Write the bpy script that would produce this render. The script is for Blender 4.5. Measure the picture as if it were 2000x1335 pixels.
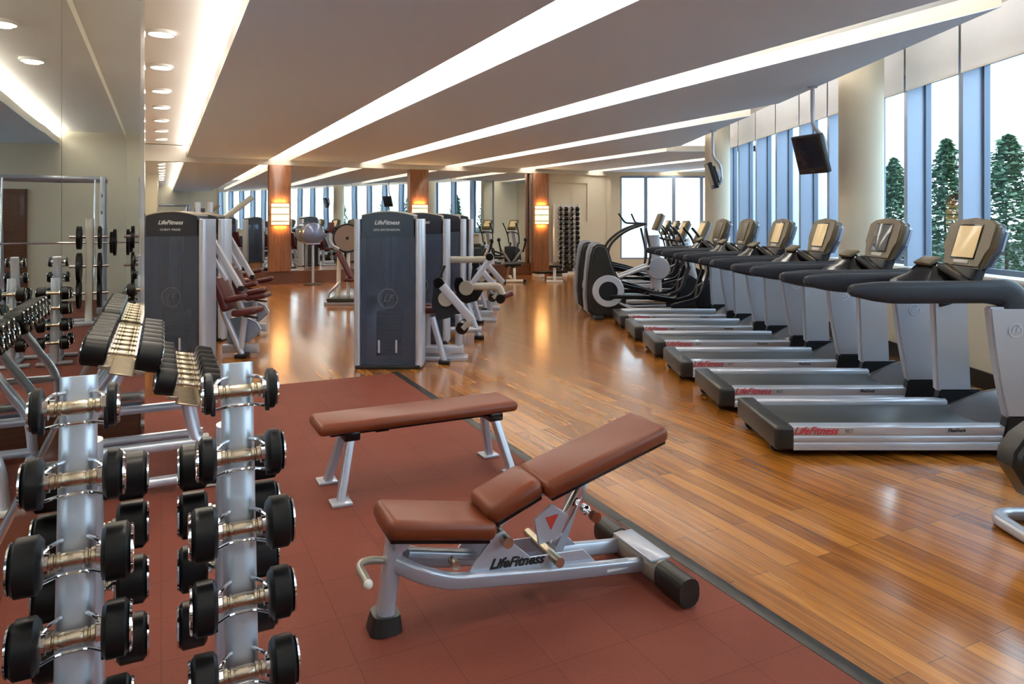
import bpy, bmesh, math, random
from mathutils import Vector, Matrix
random.seed(4)
for o in list(bpy.data.objects): bpy.data.objects.remove(o)
SC = bpy.context.scene
COL = SC.collection
# ------------------------------------------------------------------ camera
H = 1.55
cd = bpy.data.cameras.new('camera'); cam = bpy.data.objects.new('camera', cd); COL.objects.link(cam)
cam.location = (0, 0, H); cam.rotation_euler = (math.pi/2, 0, 0)
cd.sensor_width = 36; cd.lens = 36*1385/2000; cd.shift_y = -(667.5-428)/2000; cd.clip_end = 300
SC.camera = cam
# ------------------------------------------------------------------ colour management, world, lights
SC.view_settings.view_transform = 'Standard'; SC.view_settings.look = 'None'
SC.view_settings.gamma = 1; SC.view_settings.use_curve_mapping = False
SC.view_settings.exposure = 0.45
SKY = 4.2; COVE = 13.0; DOWN = 9.0
w = bpy.data.worlds.new('world'); SC.world = w; w.use_nodes = True
bg = w.node_tree.nodes['Background']; bg.inputs[0].default_value = (0.64, 0.84, 1.0, 1); bg.inputs[1].default_value = SKY
ANG = math.radians(26.32); CC, SS = math.cos(ANG), math.sin(ANG)
def W(c, b, z=0):                     # gym frame: c along the far wall, b towards it
    return Vector((CC*c-SS*b, SS*c+CC*b, z))
def area(name, loc, sx, sy, energy, col, rot):
    l = bpy.data.lights.new(name, 'AREA'); l.shape = 'RECTANGLE'; l.size = sx; l.size_y = sy; l.energy = energy; l.color = col
    o = bpy.data.objects.new(name, l); COL.objects.link(o); o.location = loc; o.rotation_euler = rot; return o
XE = 3.25                             # line where the dropped ceiling ends
PANELS = [(0.51, 2.28), (2.76, 4.5), (5.0, 6.75), (7.2, 8.95), (9.42, 11.2), (11.66, 13.4), (13.88, 15.3)]
B0, B1 = -4.5, 17.7
def bend(c):                          # b where the dropped ceiling starts on a line of constant c (it widens into the far bay)
    return max(B0, (CC*c-XE)/SS) if c < 9.4 else max((CC*c-6.58)/SS, (14.75-SS*c)/CC)
WARM = (1.0, 0.975, 0.94)
for i, (c0, c1) in enumerate(PANELS):
    for c in ((c0+.11, c1-.11)):
        bs = bend(c)+(.9 if bend(c) > B0 else .1)
        if bs > B1-.4: continue
        L = B1-.15-bs
        k = .85 if c < .7 else (.8 if c > 7 else 1.0)
        area('cove_light', W(c, (bs+B1-.15)/2, 3.10), .07, L, COVE*L*k, WARM, (math.pi, 0, ANG))
DLB = [2.4, 3.95, 5.5, 7.05, 8.6, 10.2, 11.7, 13.25, 14.8, 16.35]
for b in DLB:
    a = area('downlight_lamp', W(0, b, 3.175), .14, .14, DOWN, (1, .88, .7), (0, 0, 0)); a.data.shape = 'DISK'

# ------------------------------------------------------------------ materials
def mat(name, col, rough=.5, metal=0, noise=0, nscale=8, bump=0, bscale=40, coat=0, spec=.5, emit=None, es=0, stretch=None):
    m = bpy.data.materials.new(name); m.use_nodes = True; nt = m.node_tree; P = nt.nodes['Principled BSDF']
    P.inputs['Base Color'].default_value = (*col, 1); P.inputs['Roughness'].default_value = rough
    P.inputs['Metallic'].default_value = metal; P.inputs['Coat Weight'].default_value = coat
    P.inputs['Specular IOR Level'].default_value = spec
    if emit: P.inputs['Emission Color'].default_value = (*emit, 1); P.inputs['Emission Strength'].default_value = es
    tc = nt.nodes.new('ShaderNodeTexCoord'); mp = nt.nodes.new('ShaderNodeMapping')
    nt.links.new(tc.outputs['Object'], mp.inputs[0])
    if stretch: mp.inputs['Scale'].default_value = stretch
    if noise:
        n = nt.nodes.new('ShaderNodeTexNoise'); n.inputs['Scale'].default_value = nscale; n.inputs['Detail'].default_value = 4
        r = nt.nodes.new('ShaderNodeMapRange'); r.inputs[3].default_value = 1-noise; r.inputs[4].default_value = 1+noise
        x = nt.nodes.new('ShaderNodeVectorMath'); x.operation = 'SCALE'; x.inputs[0].default_value = col
        nt.links.new(mp.outputs[0], n.inputs[0]); nt.links.new(n.outputs['Fac'], r.inputs[0]); nt.links.new(r.outputs[0], x.inputs['Scale'])
        nt.links.new(x.outputs[0], P.inputs['Base Color'])
    if bump:
        n = nt.nodes.new('ShaderNodeTexNoise'); n.inputs['Scale'].default_value = bscale
        bp = nt.nodes.new('ShaderNodeBump'); bp.inputs['Strength'].default_value = bump; bp.inputs['Distance'].default_value = .01
        nt.links.new(mp.outputs[0], n.inputs[0]); nt.links.new(n.outputs['Fac'], bp.inputs['Height']); nt.links.new(bp.outputs[0], P.inputs['Normal'])
    return m
M = {}
M['silver'] = mat('silver_paint', (.5, .53, .61), .3, .4, noise=.03, nscale=3, coat=.3)
M['cover'] = mat('motor_cover_grey', (.32, .33, .36), .25, .5, noise=.03, nscale=3)
M['post'] = mat('anodised_post', (.72, .77, .87), .34, .6, noise=.03, nscale=2)
M['chrome'] = mat('chrome', (.82, .82, .84), .08, 1, noise=.02)
M['steel'] = mat('knurled_steel', (.6, .53, .41), .27, 1, bump=.12, bscale=300)
M['rubber'] = mat('black_rubber', (.006, .006, .0065), .36, spec=.32, noise=.15, nscale=20)
M['plastic'] = mat('dark_plastic', (.013, .014, .018), .4, spec=.35, noise=.1, nscale=15)
M['grip'] = mat('charcoal_grip', (.02, .022, .032), .42, spec=.4, noise=.08, nscale=15, bump=.1, bscale=300)
M['gloss'] = mat('gloss_black', (.006, .0055, .006), .14, spec=.4, noise=.05)
M['char'] = mat('charcoal_shell', (.018, .017, .015), .36, spec=.45, noise=.06, nscale=5)
M['belt'] = mat('running_belt', (.03, .031, .031), .38, noise=.12, nscale=30, bump=.1, bscale=400)
M['vinyl'] = mat('oxblood_vinyl', (.17, .036, .011), .38, noise=.06, nscale=6, bump=.05, bscale=200, spec=.4)
M['maroon'] = mat('maroon_vinyl', (.075, .008, .011), .4, noise=.06, nscale=6, bump=.05, bscale=200)
M['bezel'] = mat('bronze_grey_bezel', (.13, .098, .05), .35, noise=.05)
M['lit'] = mat('lit_screen', (.4, .3, .15), .2, emit=(1, .72, .36), es=.3, noise=.05)
M['off'] = mat('dark_screen', (.13, .14, .15), .12, noise=.05)
M['tvscreen'] = mat('tv_glass', (.01, .015, .03), .08, noise=.05)
M['navy'] = mat('navy_header', (.012, .015, .028), .28, noise=.06)
M['cream'] = mat('cream_wall', (.74, .68, .54), .75, noise=.02, nscale=1.5, bump=.05, bscale=90)
M['white'] = mat('white_paint', (.82, .8, .76), .7, noise=.02, nscale=1.5)
M['fasc'] = mat('fascia_paint', (.66, .62, .55), .7, noise=.015, nscale=2)
M['ceil'] = mat('ceiling_paint', (.64, .735, .87), .8, noise=.02, nscale=1.2)
M['blind'] = mat('blind_fabric', (.87, .9, .94), .85, noise=.04, nscale=3, bump=.1, bscale=500)
M['alu'] = mat('blue_grey_mullion', (.3, .37, .5), .35, .2, noise=.02)
M['frame'] = mat('window_frame', (.13, .17, .24), .35, .4, noise=.03)
M['black'] = mat('black_skirting', (.012, .011, .01), .45, noise=.1)
M['leaf'] = mat('leaf_green', (.07, .16, .085), .5, noise=.5, nscale=5)
M['bark'] = mat('bark', (.12, .08, .05), .8, noise=.3, nscale=15)
M['terr'] = mat('terrace_stone', (.42, .42, .42), .7, noise=.1)
M['bld'] = mat('pale_facade', (.62, .68, .72), .7, noise=.04)
M['bwin'] = mat('facade_glass', (.4, .5, .56), .3, noise=.1)
M['red'] = mat('red_lettering', (.5, .015, .03), .5, noise=.02)
M['ink'] = mat('black_lettering', (.01, .01, .01), .5, noise=.02)
M['greytext'] = mat('grey_lettering', (.09, .09, .1), .5, noise=.02)
M['paletext'] = mat('silver_lettering', (.6, .62, .66), .4, noise=.02)
M['sticker'] = mat('white_sticker', (.75, .75, .75), .5, noise=.1, nscale=60)
M['sred'] = mat('red_sticker', (.55, .05, .03), .5, noise=.02)
M['glow'] = mat('glow_glass', (1, .8, .5), .5, emit=(1, .6, .2), es=2.6, noise=.02)
M['lamp'] = mat('lamp_glass', (1, 1, 1), .5, emit=(1, .9, .72), es=7, noise=.01)
M['ball'] = mat('silver_blue_ball', (.16, .2, .32), .2, .3, noise=.1, nscale=3)
M['tan'] = mat('champagne_paint', (.4, .37, .31), .35, .45, noise=.03)
M['discf'] = mat('brown_disc', (.2, .14, .11), .5, noise=.05)
M['ivory'] = mat('ivory_cap', (.78, .75, .68), .4, noise=.02)

def wood(name, c1, c2, grain_axis):
    m = mat(name, c1, .32, coat=.3); nt = m.node_tree; P = nt.nodes['Principled BSDF']
    mp = [n for n in nt.nodes if n.type == 'MAPPING'][0]
    mp.inputs['Scale'].default_value = tuple(1.2 if i == grain_axis else 18 for i in range(3))
    n = nt.nodes.new('ShaderNodeTexNoise'); n.inputs['Scale'].default_value = 3; n.inputs['Detail'].default_value = 6; n.inputs['Distortion'].default_value = .4
    r = nt.nodes.new('ShaderNodeValToRGB'); r.color_ramp.elements[0].color = (*c1, 1); r.color_ramp.elements[1].color = (*c2, 1)
    r.color_ramp.elements[0].position = .3; r.color_ramp.elements[1].position = .75
    nt.links.new(mp.outputs[0], n.inputs[0]); nt.links.new(n.outputs['Fac'], r.inputs[0]); nt.links.new(r.outputs[0], P.inputs['Base Color'])
    return m
M['wood'] = wood('walnut_veneer', (.16, .055, .022), (.34, .14, .055), 2)
M['woodh'] = wood('walnut_plinth', (.085, .027, .012), (.16, .055, .024), 0)

def brick_nodes(nt, w_, h_, mortar, c1, c2, cm, swap):
    tc = nt.nodes.new('ShaderNodeTexCoord'); mp = nt.nodes.new('ShaderNodeMapping')
    nt.links.new(tc.outputs['Object'], mp.inputs[0])
    if swap: mp.inputs['Rotation'].default_value = (0, 0, math.pi/2)
    br = nt.nodes.new('ShaderNodeTexBrick'); br.inputs['Scale'].default_value = 1
    br.inputs['Brick Width'].default_value = w_; br.inputs['Row Height'].default_value = h_; br.inputs['Mortar Size'].default_value = mortar
    br.inputs['Mortar Smooth'].default_value = .1; br.inputs['Bias'].default_value = 0
    br.inputs['Color1'].default_value = (*c1, 1); br.inputs['Color2'].default_value = (*c2, 1); br.inputs['Mortar'].default_value = (*cm, 1)
    nt.links.new(mp.outputs[0], br.inputs[0]); return mp, br
def floor_mat():
    m = bpy.data.materials.new('plank_floor'); m.use_nodes = True; nt = m.node_tree; P = nt.nodes['Principled BSDF']
    mp, br = brick_nodes(nt, 1.15, .1, .0012, (0, 0, 0), (1, 1, 1), (.5, .5, .5), True); br.offset = .37; br.offset_frequency = 2
    ramp = nt.nodes.new('ShaderNodeValToRGB'); e = ramp.color_ramp.elements
    e[0].color = (.1, .027, .0045, 1); e[0].position = 0; e[1].color = (.56, .235, .04, 1); e[1].position = 1
    x = e.new(.35); x.color = (.26, .085, .012, 1); x = e.new(.7); x.color = (.41, .155, .023, 1)
    st = nt.nodes.new('ShaderNodeMapping'); st.inputs['Scale'].default_value = (1.0, 16, 1); nt.links.new(mp.outputs[0], st.inputs[0])
    n = nt.nodes.new('ShaderNodeTexNoise'); n.inputs['Scale'].default_value = 2.2; n.inputs['Detail'].default_value = 7; n.inputs['Distortion'].default_value = .6
    nt.links.new(st.outputs[0], n.inputs[0])
    ad = nt.nodes.new('ShaderNodeMath'); ad.operation = 'MULTIPLY_ADD'; ad.inputs[1].default_value = .95; ad.inputs[2].default_value = -.475
    nt.links.new(n.outputs['Fac'], ad.inputs[0])
    bw = nt.nodes.new('ShaderNodeMath'); bw.operation = 'MULTIPLY_ADD'; bw.inputs[1].default_value = .5; bw.inputs[2].default_value = .26
    nt.links.new(br.outputs['Color'], bw.inputs[0])
    s = nt.nodes.new('ShaderNodeMath'); s.operation = 'ADD'; nt.links.new(bw.outputs[0], s.inputs[0]); nt.links.new(ad.outputs[0], s.inputs[1])
    nt.links.new(s.outputs[0], ramp.inputs[0])
    mx = nt.nodes.new('ShaderNodeMixRGB'); mx.inputs[2].default_value = (.05, .02, .008, 1)
    nt.links.new(br.outputs['Fac'], mx.inputs[0]); nt.links.new(ramp.outputs[0], mx.inputs[1]); nt.links.new(mx.outputs[0], P.inputs['Base Color'])
    P.inputs['Roughness'].default_value = .2; P.inputs['Specular IOR Level'].default_value = .42; P.inputs['Coat Weight'].default_value = .45; P.inputs['Coat Roughness'].default_value = .14
    n2 = nt.nodes.new('ShaderNodeTexNoise'); n2.inputs['Scale'].default_value = 3
    nt.links.new(mp.outputs[0], n2.inputs[0])
    bp = nt.nodes.new('ShaderNodeBump'); bp.inputs['Strength'].default_value = .08; bp.inputs['Distance'].default_value = .01
    nt.links.new(n2.outputs['Fac'], bp.inputs['Height'])
    b2 = nt.nodes.new('ShaderNodeBump'); b2.inputs['Strength'].default_value = .15; b2.inputs['Distance'].default_value = .002; b2.invert = True
    nt.links.new(br.outputs['Fac'], b2.inputs['Height']); nt.links.new(bp.outputs[0], b2.inputs['Normal'])
    nt.links.new(b2.outputs[0], P.inputs['Normal']); nt.links.new(b2.outputs[0], P.inputs['Coat Normal'])
    return m
def rub_mat():
    m = bpy.data.materials.new('red_rubber_tiles'); m.use_nodes = True; nt = m.node_tree; P = nt.nodes['Principled BSDF']
    mp, br = brick_nodes(nt, .305, .305, .0014, (.17, .041, .025), (.183, .046, .028), (.1, .026, .017), False); br.offset = 0
    n = nt.nodes.new('ShaderNodeTexNoise'); n.inputs['Scale'].default_value = 120; nt.links.new(mp.outputs[0], n.inputs[0])
    n2 = nt.nodes.new('ShaderNodeTexNoise'); n2.inputs['Scale'].default_value = 2.5; nt.links.new(mp.outputs[0], n2.inputs[0])
    a = nt.nodes.new('ShaderNodeMath'); a.operation = 'ADD'; nt.links.new(n.outputs['Fac'], a.inputs[0]); nt.links.new(n2.outputs['Fac'], a.inputs[1])
    r = nt.nodes.new('ShaderNodeMapRange'); r.inputs[2].default_value = 2; r.inputs[3].default_value = .7; r.inputs[4].default_value = 1.3; nt.links.new(a.outputs[0], r.inputs[0])
    x = nt.nodes.new('ShaderNodeVectorMath'); x.operation = 'SCALE'; nt.links.new(br.outputs['Color'], x.inputs[0]); nt.links.new(r.outputs[0], x.inputs['Scale'])
    nt.links.new(x.outputs[0], P.inputs['Base Color']); P.inputs['Roughness'].default_value = .7; P.inputs['Specular IOR Level'].default_value = .25
    bp = nt.nodes.new('ShaderNodeBump'); bp.inputs['Strength'].default_value = .25; bp.inputs['Distance'].default_value = .003
    nt.links.new(n.outputs['Fac'], bp.inputs['Height']); nt.links.new(bp.outputs[0], P.inputs['Normal'])
    return m
M['floor'] = floor_mat(); M['rub'] = rub_mat()
def mirror_mat():
    m = mat('mirror_glass', (.8, .81, .77), .0, 1); nt = m.node_tree; P = nt.nodes['Principled BSDF']
    mp = [n for n in nt.nodes if n.type == 'MAPPING'][0]
    n = nt.nodes.new('ShaderNodeTexNoise'); n.inputs['Scale'].default_value = .7; nt.links.new(mp.outputs[0], n.inputs[0])
    bp = nt.nodes.new('ShaderNodeBump'); bp.inputs['Strength'].default_value = .12; bp.inputs['Distance'].default_value = .01
    nt.links.new(n.outputs['Fac'], bp.inputs['Height']); nt.links.new(bp.outputs[0], P.inputs['Normal']); return m
M['mirror'] = mirror_mat()
def glass_mat(name, tint, f, rough=0):
    m = bpy.data.materials.new(name); m.use_nodes = True; nt = m.node_tree; nt.nodes.remove(nt.nodes['Principled BSDF'])
    t = nt.nodes.new('ShaderNodeBsdfTransparent'); t.inputs[0].default_value = (*tint, 1)
    g = nt.nodes.new('ShaderNodeBsdfGlossy'); g.inputs['Roughness'].default_value = rough
    mx = nt.nodes.new('ShaderNodeMixShader'); fr = nt.nodes.new('ShaderNodeFresnel'); fr.inputs[0].default_value = 1.45
    geo = nt.nodes.new('ShaderNodeNewGeometry'); a = nt.nodes.new('ShaderNodeMath'); a.operation = 'MULTIPLY'
    b_ = nt.nodes.new('ShaderNodeMath'); b_.operation = 'SUBTRACT'; b_.inputs[0].default_value = .8; nt.links.new(geo.outputs['Backfacing'], b_.inputs[1]); b_.use_clamp = True
    nt.links.new(fr.outputs[0], a.inputs[0]); nt.links.new(b_.outputs[0], a.inputs[1])
    nt.links.new(a.outputs[0], mx.inputs[0]); nt.links.new(t.outputs[0], mx.inputs[1]); nt.links.new(g.outputs[0], mx.inputs[2])
    nt.links.new(mx.outputs[0], nt.nodes['Material Output'].inputs[0]); return m
M['glass'] = glass_mat('window_glass', (.96, .98, .98), 0)
def smoke_mat():
    m = bpy.data.materials.new('smoked_panel'); m.use_nodes = True; nt = m.node_tree; P = nt.nodes['Principled BSDF']
    P.inputs['Base Color'].default_value = (.075, .095, .14, 1); P.inputs['Roughness'].default_value = .22; P.inputs['Coat Weight'].default_value = .3
    t = nt.nodes.new('ShaderNodeBsdfTransparent'); t.inputs[0].default_value = (.75, .8, .9, 1)
    mx = nt.nodes.new('ShaderNodeMixShader'); mx.inputs[0].default_value = .5
    nt.links.new(t.outputs[0], mx.inputs[1]); nt.links.new(P.outputs[0], mx.inputs[2]); nt.links.new(mx.outputs[0], nt.nodes['Material Output'].inputs[0]); return m
M['smoke'] = smoke_mat()

# ------------------------------------------------------------------ mesh helpers
def fillet(pts, r, n=6):
    pts = [Vector(p) for p in pts]; out = [pts[0]]
    for i in range(1, len(pts)-1):
        a, p, b = pts[i-1], pts[i], pts[i+1]
        d1 = (a-p); d2 = (b-p); k = min(r, d1.length*.48, d2.length*.48)
        p1 = p+d1.normalized()*k; p2 = p+d2.normalized()*k
        for j in range(n+1):
            t = j/n; out.append(p1*(1-t)**2+p*2*t*(1-t)+p2*t*t)
    out.append(pts[-1]); return out
def rsec(w_, h_, r, n=3):            # rounded rectangle section
    s = []; r = min(r, w_/2*.999, h_/2*.999)
    for cx, cy, a0 in ((w_/2-r, h_/2-r, 0), (-w_/2+r, h_/2-r, 90), (-w_/2+r, -h_/2+r, 180), (w_/2-r, -h_/2+r, 270)):
        for j in range(n+1):
            a = math.radians(a0+90*j/n); s.append((cx+r*math.cos(a), cy+r*math.sin(a)))
    return s
class MB:
    def __init__(s): s.bm = bmesh.new()
    def _add(s, vs, T):
        if T is not None:
            for v in vs: v.co = T @ v.co
    def box(s, x0, x1, y0, y1, z0, z1, bev=0, seg=2, T=None):
        t = bmesh.new(); bmesh.ops.create_cube(t, size=1)
        for v in t.verts: v.co = Vector(((x0+x1)/2+v.co.x*(x1-x0), (y0+y1)/2+v.co.y*(y1-y0), (z0+z1)/2+v.co.z*(z1-z0)))
        if bev: bmesh.ops.bevel(t, geom=t.edges[:], offset=bev, segments=seg, affect='EDGES', profile=.5)
        s._merge(t, T); return s
    def _merge(s, t, T):
        if T is not None: t.transform(T)
        me = bpy.data.meshes.new('tmp'); t.to_mesh(me); t.free(); s.bm.from_mesh(me); bpy.data.meshes.remove(me)
    def sweep(s, pts, sec, up=None, scale=None, T=None, caps=True):
        pts = [Vector(p) for p in pts]; t = bmesh.new(); n = len(pts); rings = []
        tan = []
        for i in range(n):
            a = pts[max(i-1, 0)]; b = pts[min(i+1, n-1)]
            if 0 < i < n-1: d = (pts[i]-a).normalized()+(b-pts[i]).normalized()
            else: d = b-a
            tan.append(d.normalized())
        if up is None:
            up = Vector((0, 0, 1)) if abs(tan[0].z) < .9 else Vector((0, 1, 0))
        u = Vector(up)
        for i in range(n):
            side = tan[i].cross(u)
            if side.length < 1e-4: side = tan[i].cross(Vector((.3, .9, .1)))
            side.normalize(); u2 = side.cross(tan[i]).normalized(); u = u2
            k = scale[i] if scale else 1
            kx, ky = k if isinstance(k, tuple) else (k, k)
            rings.append([t.verts.new(pts[i]+side*a*kx+u2*b*ky) for a, b in sec])
        m = len(sec)
        for i in range(n-1):
            for j in range(m): t.faces.new((rings[i][j], rings[i][(j+1) % m], rings[i+1][(j+1) % m], rings[i+1][j]))
        if caps: t.faces.new(rings[0][::-1]); t.faces.new(rings[-1])
        bmesh.ops.recalc_face_normals(t, faces=t.faces[:]); s._merge(t, T); return s
    def tube(s, pts, r, n=12, fil=0, up=None, T=None, scale=None):
        if fil: pts = fillet(pts, fil)
        return s.sweep(pts, [(r*math.cos(2*math.pi*j/n), r*math.sin(2*math.pi*j/n)) for j in range(n)], up, scale, T)
    def bar(s, pts, w_, h_, r=.01, fil=0, up=None, T=None, scale=None):
        if fil: pts = fillet(pts, fil)
        return s.sweep(pts, rsec(w_, h_, r), up, scale, T)
    def prism(s, poly, axis, d0, d1, bev=0, seg=2, T=None):  # poly in the plane normal to axis
        t = bmesh.new()
        f = {'y': lambda a, b, d: (a, d, b), 'x': lambda a, b, d: (d, a, b), 'z': lambda a, b, d: (a, b, d)}[axis]
        lo = [t.verts.new(f(a, b, d0)) for a, b in poly]; hi = [t.verts.new(f(a, b, d1)) for a, b in poly]
        n = len(poly); t.faces.new(lo); t.faces.new(hi[::-1])
        for i in range(n): t.faces.new((lo[i], hi[i], hi[(i+1) % n], lo[(i+1) % n]))
        bmesh.ops.recalc_face_normals(t, faces=t.faces[:])
        if bev:
            t.normal_update(); e = [e for e in t.edges if len(e.link_faces) == 2 and e.calc_face_angle() > .9]
            bmesh.ops.bevel(t, geom=e, offset=bev, segments=seg, affect='EDGES')
        s._merge(t, T); return s
    def lathe(s, prof, n=24, T=None):   # (r, z) round z
        t = bmesh.new(); rings = []
        for r, z in prof:
            rings.append([t.verts.new((max(r, 1e-5)*math.cos(2*math.pi*j/n), max(r, 1e-5)*math.sin(2*math.pi*j/n), z)) for j in range(n)])
        for i in range(len(prof)-1):
            for j in range(n): t.faces.new((rings[i][j], rings[i][(j+1) % n], rings[i+1][(j+1) % n], rings[i+1][j]))
        bmesh.ops.remove_doubles(t, verts=t.verts[:], dist=1e-4)
        bmesh.ops.recalc_face_normals(t, faces=t.faces[:]); s._merge(t, T); return s
    def loft(s, rings, T=None):
        t = bmesh.new(); rr = [[t.verts.new(p) for p in r] for r in rings]; n = len(rr[0])
        for i in range(len(rr)-1):
            for j in range(n): t.faces.new((rr[i][j], rr[i][(j+1) % n], rr[i+1][(j+1) % n], rr[i+1][j]))
        t.faces.new(rr[0][::-1]); t.faces.new(rr[-1]); bmesh.ops.recalc_face_normals(t, faces=t.faces[:]); s._merge(t, T); return s
    def build(s, name, m, parent=None, sharp=38, loc=None):
        me = bpy.data.meshes.new(name)
        s.bm.normal_update()
        for f in s.bm.faces: f.smooth = True
        for e in s.bm.edges:
            if len(e.link_faces) == 2 and e.calc_face_angle() > math.radians(sharp): e.smooth = False
        s.bm.to_mesh(me); s.bm.free(); me.materials.append(M[m] if isinstance(m, str) else m)
        o = bpy.data.objects.new(name, me); COL.objects.link(o)
        if parent: o.parent = parent
        if loc: o.location = loc
        return o
def R(ax, deg): return Matrix.Rotation(math.radians(deg), 4, ax.upper())
def TL(x, y, z): return Matrix.Translation((x, y, z))
def tag(o, label, cat, group=None, kind=None):
    if label: o['label'] = label
    if cat: o['category'] = cat
    if group: o['group'] = group
    if kind: o['kind'] = kind
    return o
def thing(name, label, cat, loc=(0, 0, 0), rz=0, group=None):
    o = bpy.data.objects.new(name, None); COL.objects.link(o); o.empty_display_size = .1
    o.location = loc; o.rotation_euler = (0, 0, rz); return tag(o, label, cat, group)
def st(o): o['kind'] = 'structure'; return o
def kids(o): return [c for c in bpy.data.objects if c.parent == o]
def dup(root, loc, rz=None, label=None, group=None, ov=None):
    r = root.copy(); COL.objects.link(r); r.location = loc
    if rz is not None: r.rotation_euler = (0, 0, rz)
    if label: r['label'] = label
    if group: r['group'] = group
    for ch in kids(root):
        c = ch.copy(); COL.objects.link(c); c.parent = r
        for g in kids(ch):
            d = g.copy(); COL.objects.link(d); d.parent = c
    return r
def text(name, s_, size, m, parent, T, shear=0, ext=.001, bold=0, xs=1):
    cu = bpy.data.curves.new('t', 'FONT'); cu.body = s_; cu.size = size; cu.shear = shear; cu.extrude = ext; cu.offset = bold
    cu.align_x = 'CENTER'; cu.align_y = 'CENTER'; cu.resolution_u = 3
    o = bpy.data.objects.new('t', cu); COL.objects.link(o); bpy.context.view_layer.update()
    me = bpy.data.meshes.new_from_object(o.evaluated_get(bpy.context.evaluated_depsgraph_get()))
    bpy.data.objects.remove(o); bpy.data.curves.remove(cu)
    me.transform(T @ Matrix.Diagonal((xs, 1, 1, 1))); me.materials.clear(); me.materials.append(M[m]); me.name = name
    p = bpy.data.objects.new(name, me); COL.objects.link(p); p.parent = parent; return p
FRONT = R('x', 90)                    # text facing -y
# ------------------------------------------------------------------ room shell
def toL(x, y): return (CC*x+SS*y, -SS*x+CC*y)     # world -> (c, b)
def frame_obj(name, mb, m, kind=True):            # meshes built in (c, b) coordinates
    o = mb.build(name, m); o.rotation_euler = (0, 0, ANG)
    if kind: st(o)
    return o
XW = 4.32; XG = 4.54; YB = 21.3; XF = 6.6; YJ = 14.9
cl = -.6
corner_in = W(cl, B0)
room = [(cl, B0), (cl, 5.63), (-.12, 5.63), (-.12, 5.8), (-1.3, 5.8), (-1.3, B1), (toL(2.95, 0)[0], 0)]
yfar = (B1+SS*2.95)/CC
pts = [(cl, B0), (cl, 5.85), (-1.3, 5.85), (-1.3, B1), toL(2.95, yfar), toL(2.95, YB), toL(XF, YB), toL(XF, YJ), toL(XG+.05, YJ), toL(XG+.05, (B0+SS*(XG+.05))/CC)]
frame_obj('floor', MB().prism(pts, 'z', -.1, 0), 'floor')
frame_obj('ceiling', MB().prism([(.62, B0)]+[(.62, B1), toL(2.95, yfar), toL(2.95, YB), toL(XF, YB), toL(XF, YJ), toL(XG+.05, YJ), toL(XG+.05, (B0+SS*(XG+.05))/CC)], 'z', 3.45, 3.6), 'white')
frame_obj('ceiling_side', MB().prism([(-1.35, B0), (-1.35, B1), (.95, B1), (.95, B0)], 'z', 3.22, 3.4), 'white')
# rubber matting with its edging
MATC, MATB = 2.15, 6.93
o = frame_obj('rubber_mat', MB().box(cl+.01, MATC-.07, B0+.1, MATB-.05, .0005, .012), 'rub', False)
tag(o, 'red rubber tile matting under the weight benches and dumbbells', 'mat')
o = frame_obj('mat_edging', MB().box(MATC-.069, MATC, B0+.1, 3.0, .0005, .014, .004).box(MATC-.073, MATC-.004, 3.004, MATB, .0005, .014, .004), 'char', False)
tag(o, 'dark rubber edging strip between the red matting and the plank floor', 'edging strip')
# dropped ceiling panels
def clip(poly, f):                    # keep the part of a polygon where f >= 0
    out = []
    for k in range(len(poly)):
        p, q = poly[k-1], poly[k]; fp, fq = f(p), f(q)
        if (fp >= 0) != (fq >= 0): t = fp/(fp-fq); out.append((p[0]+t*(q[0]-p[0]), p[1]+t*(q[1]-p[1])))
        if fq >= 0: out.append(q)
    return out
for i, (c0, c1) in enumerate(PANELS):
    poly = [(c0, B0), (c1, B0), (c1, B1-.001), (c0, B1-.001)]
    xm = XE if i < 4 else 6.58
    poly = clip(poly, lambda p: xm-(CC*p[0]-SS*p[1]))
    if i >= 4: poly = clip(poly, lambda p: (SS*p[0]+CC*p[1])-14.75); poly = clip(poly, lambda p: 21.25-(SS*p[0]+CC*p[1]))
    p = st(thing('ceiling_panel', None, None, (0, 0, 0), ANG)); p.name = 'ceiling_panel'
    MB().prism(poly, 'z', 2.96, 2.968).build('soffit', 'ceil', p)
    MB().prism(poly, 'z', 2.968, 3.08).build('fascia', 'fasc', p)
# left cove return above the side ceiling
frame_obj('trim_1', MB().box(.88, .95, B0, B1, 3.22, 3.45), 'white')
# walls
frame_obj('wall_left', MB().box(cl-.15, cl-.01, B0, 5.63, 0, 3.3), 'cream')
frame_obj('wall_pier', MB().box(cl-.15, -.135, 5.645, 5.85, 0, 3.3), 'cream')
frame_obj('wall_side', MB().box(-1.45, -1.3, 5.85, B1+.15, 0, 3.3).box(-1.45, -.7, 5.7, 5.85, 0, 3.3), 'cream')
cend = toL(2.95, yfar)[0]
frame_obj('wall_far', MB().box(-1.45, cend, B1, B1+.15, 0, 3.5), 'cream')
xb = (B0+SS*(XG+.2))/CC
frame_obj('wall_back', MB().box(cl-.15, toL(XG+.2, xb)[0], B0-.15, B0, 0, 3.5), 'cream')
st(MB().box(2.95, 3.25, YB, YB+.2, 0, 3.5).box(3.25, XF, YB, YB+.2, 2.86, 3.5).box(3.25, XF, YB, YB+.2, 0, .35).box(2.82, 2.95, yfar-.1, YB+.2, 0, 3.5).build('wall_end', 'cream'))
st(MB().box(XG+.06, XF, YJ-.12, YJ, 0, 3.5).build('wall_bay', 'cream'))
st(MB().box(XG+.06, XF, YJ-.15, YJ-.121, 0, 3.5).build('wall_bay_outside', 'bld'))
st(MB().box(XF, XF+.15, YJ-.15, YB+.2, 0, 3.5).build('wall_bay_side', 'cream'))
YS = xb-.3
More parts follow.
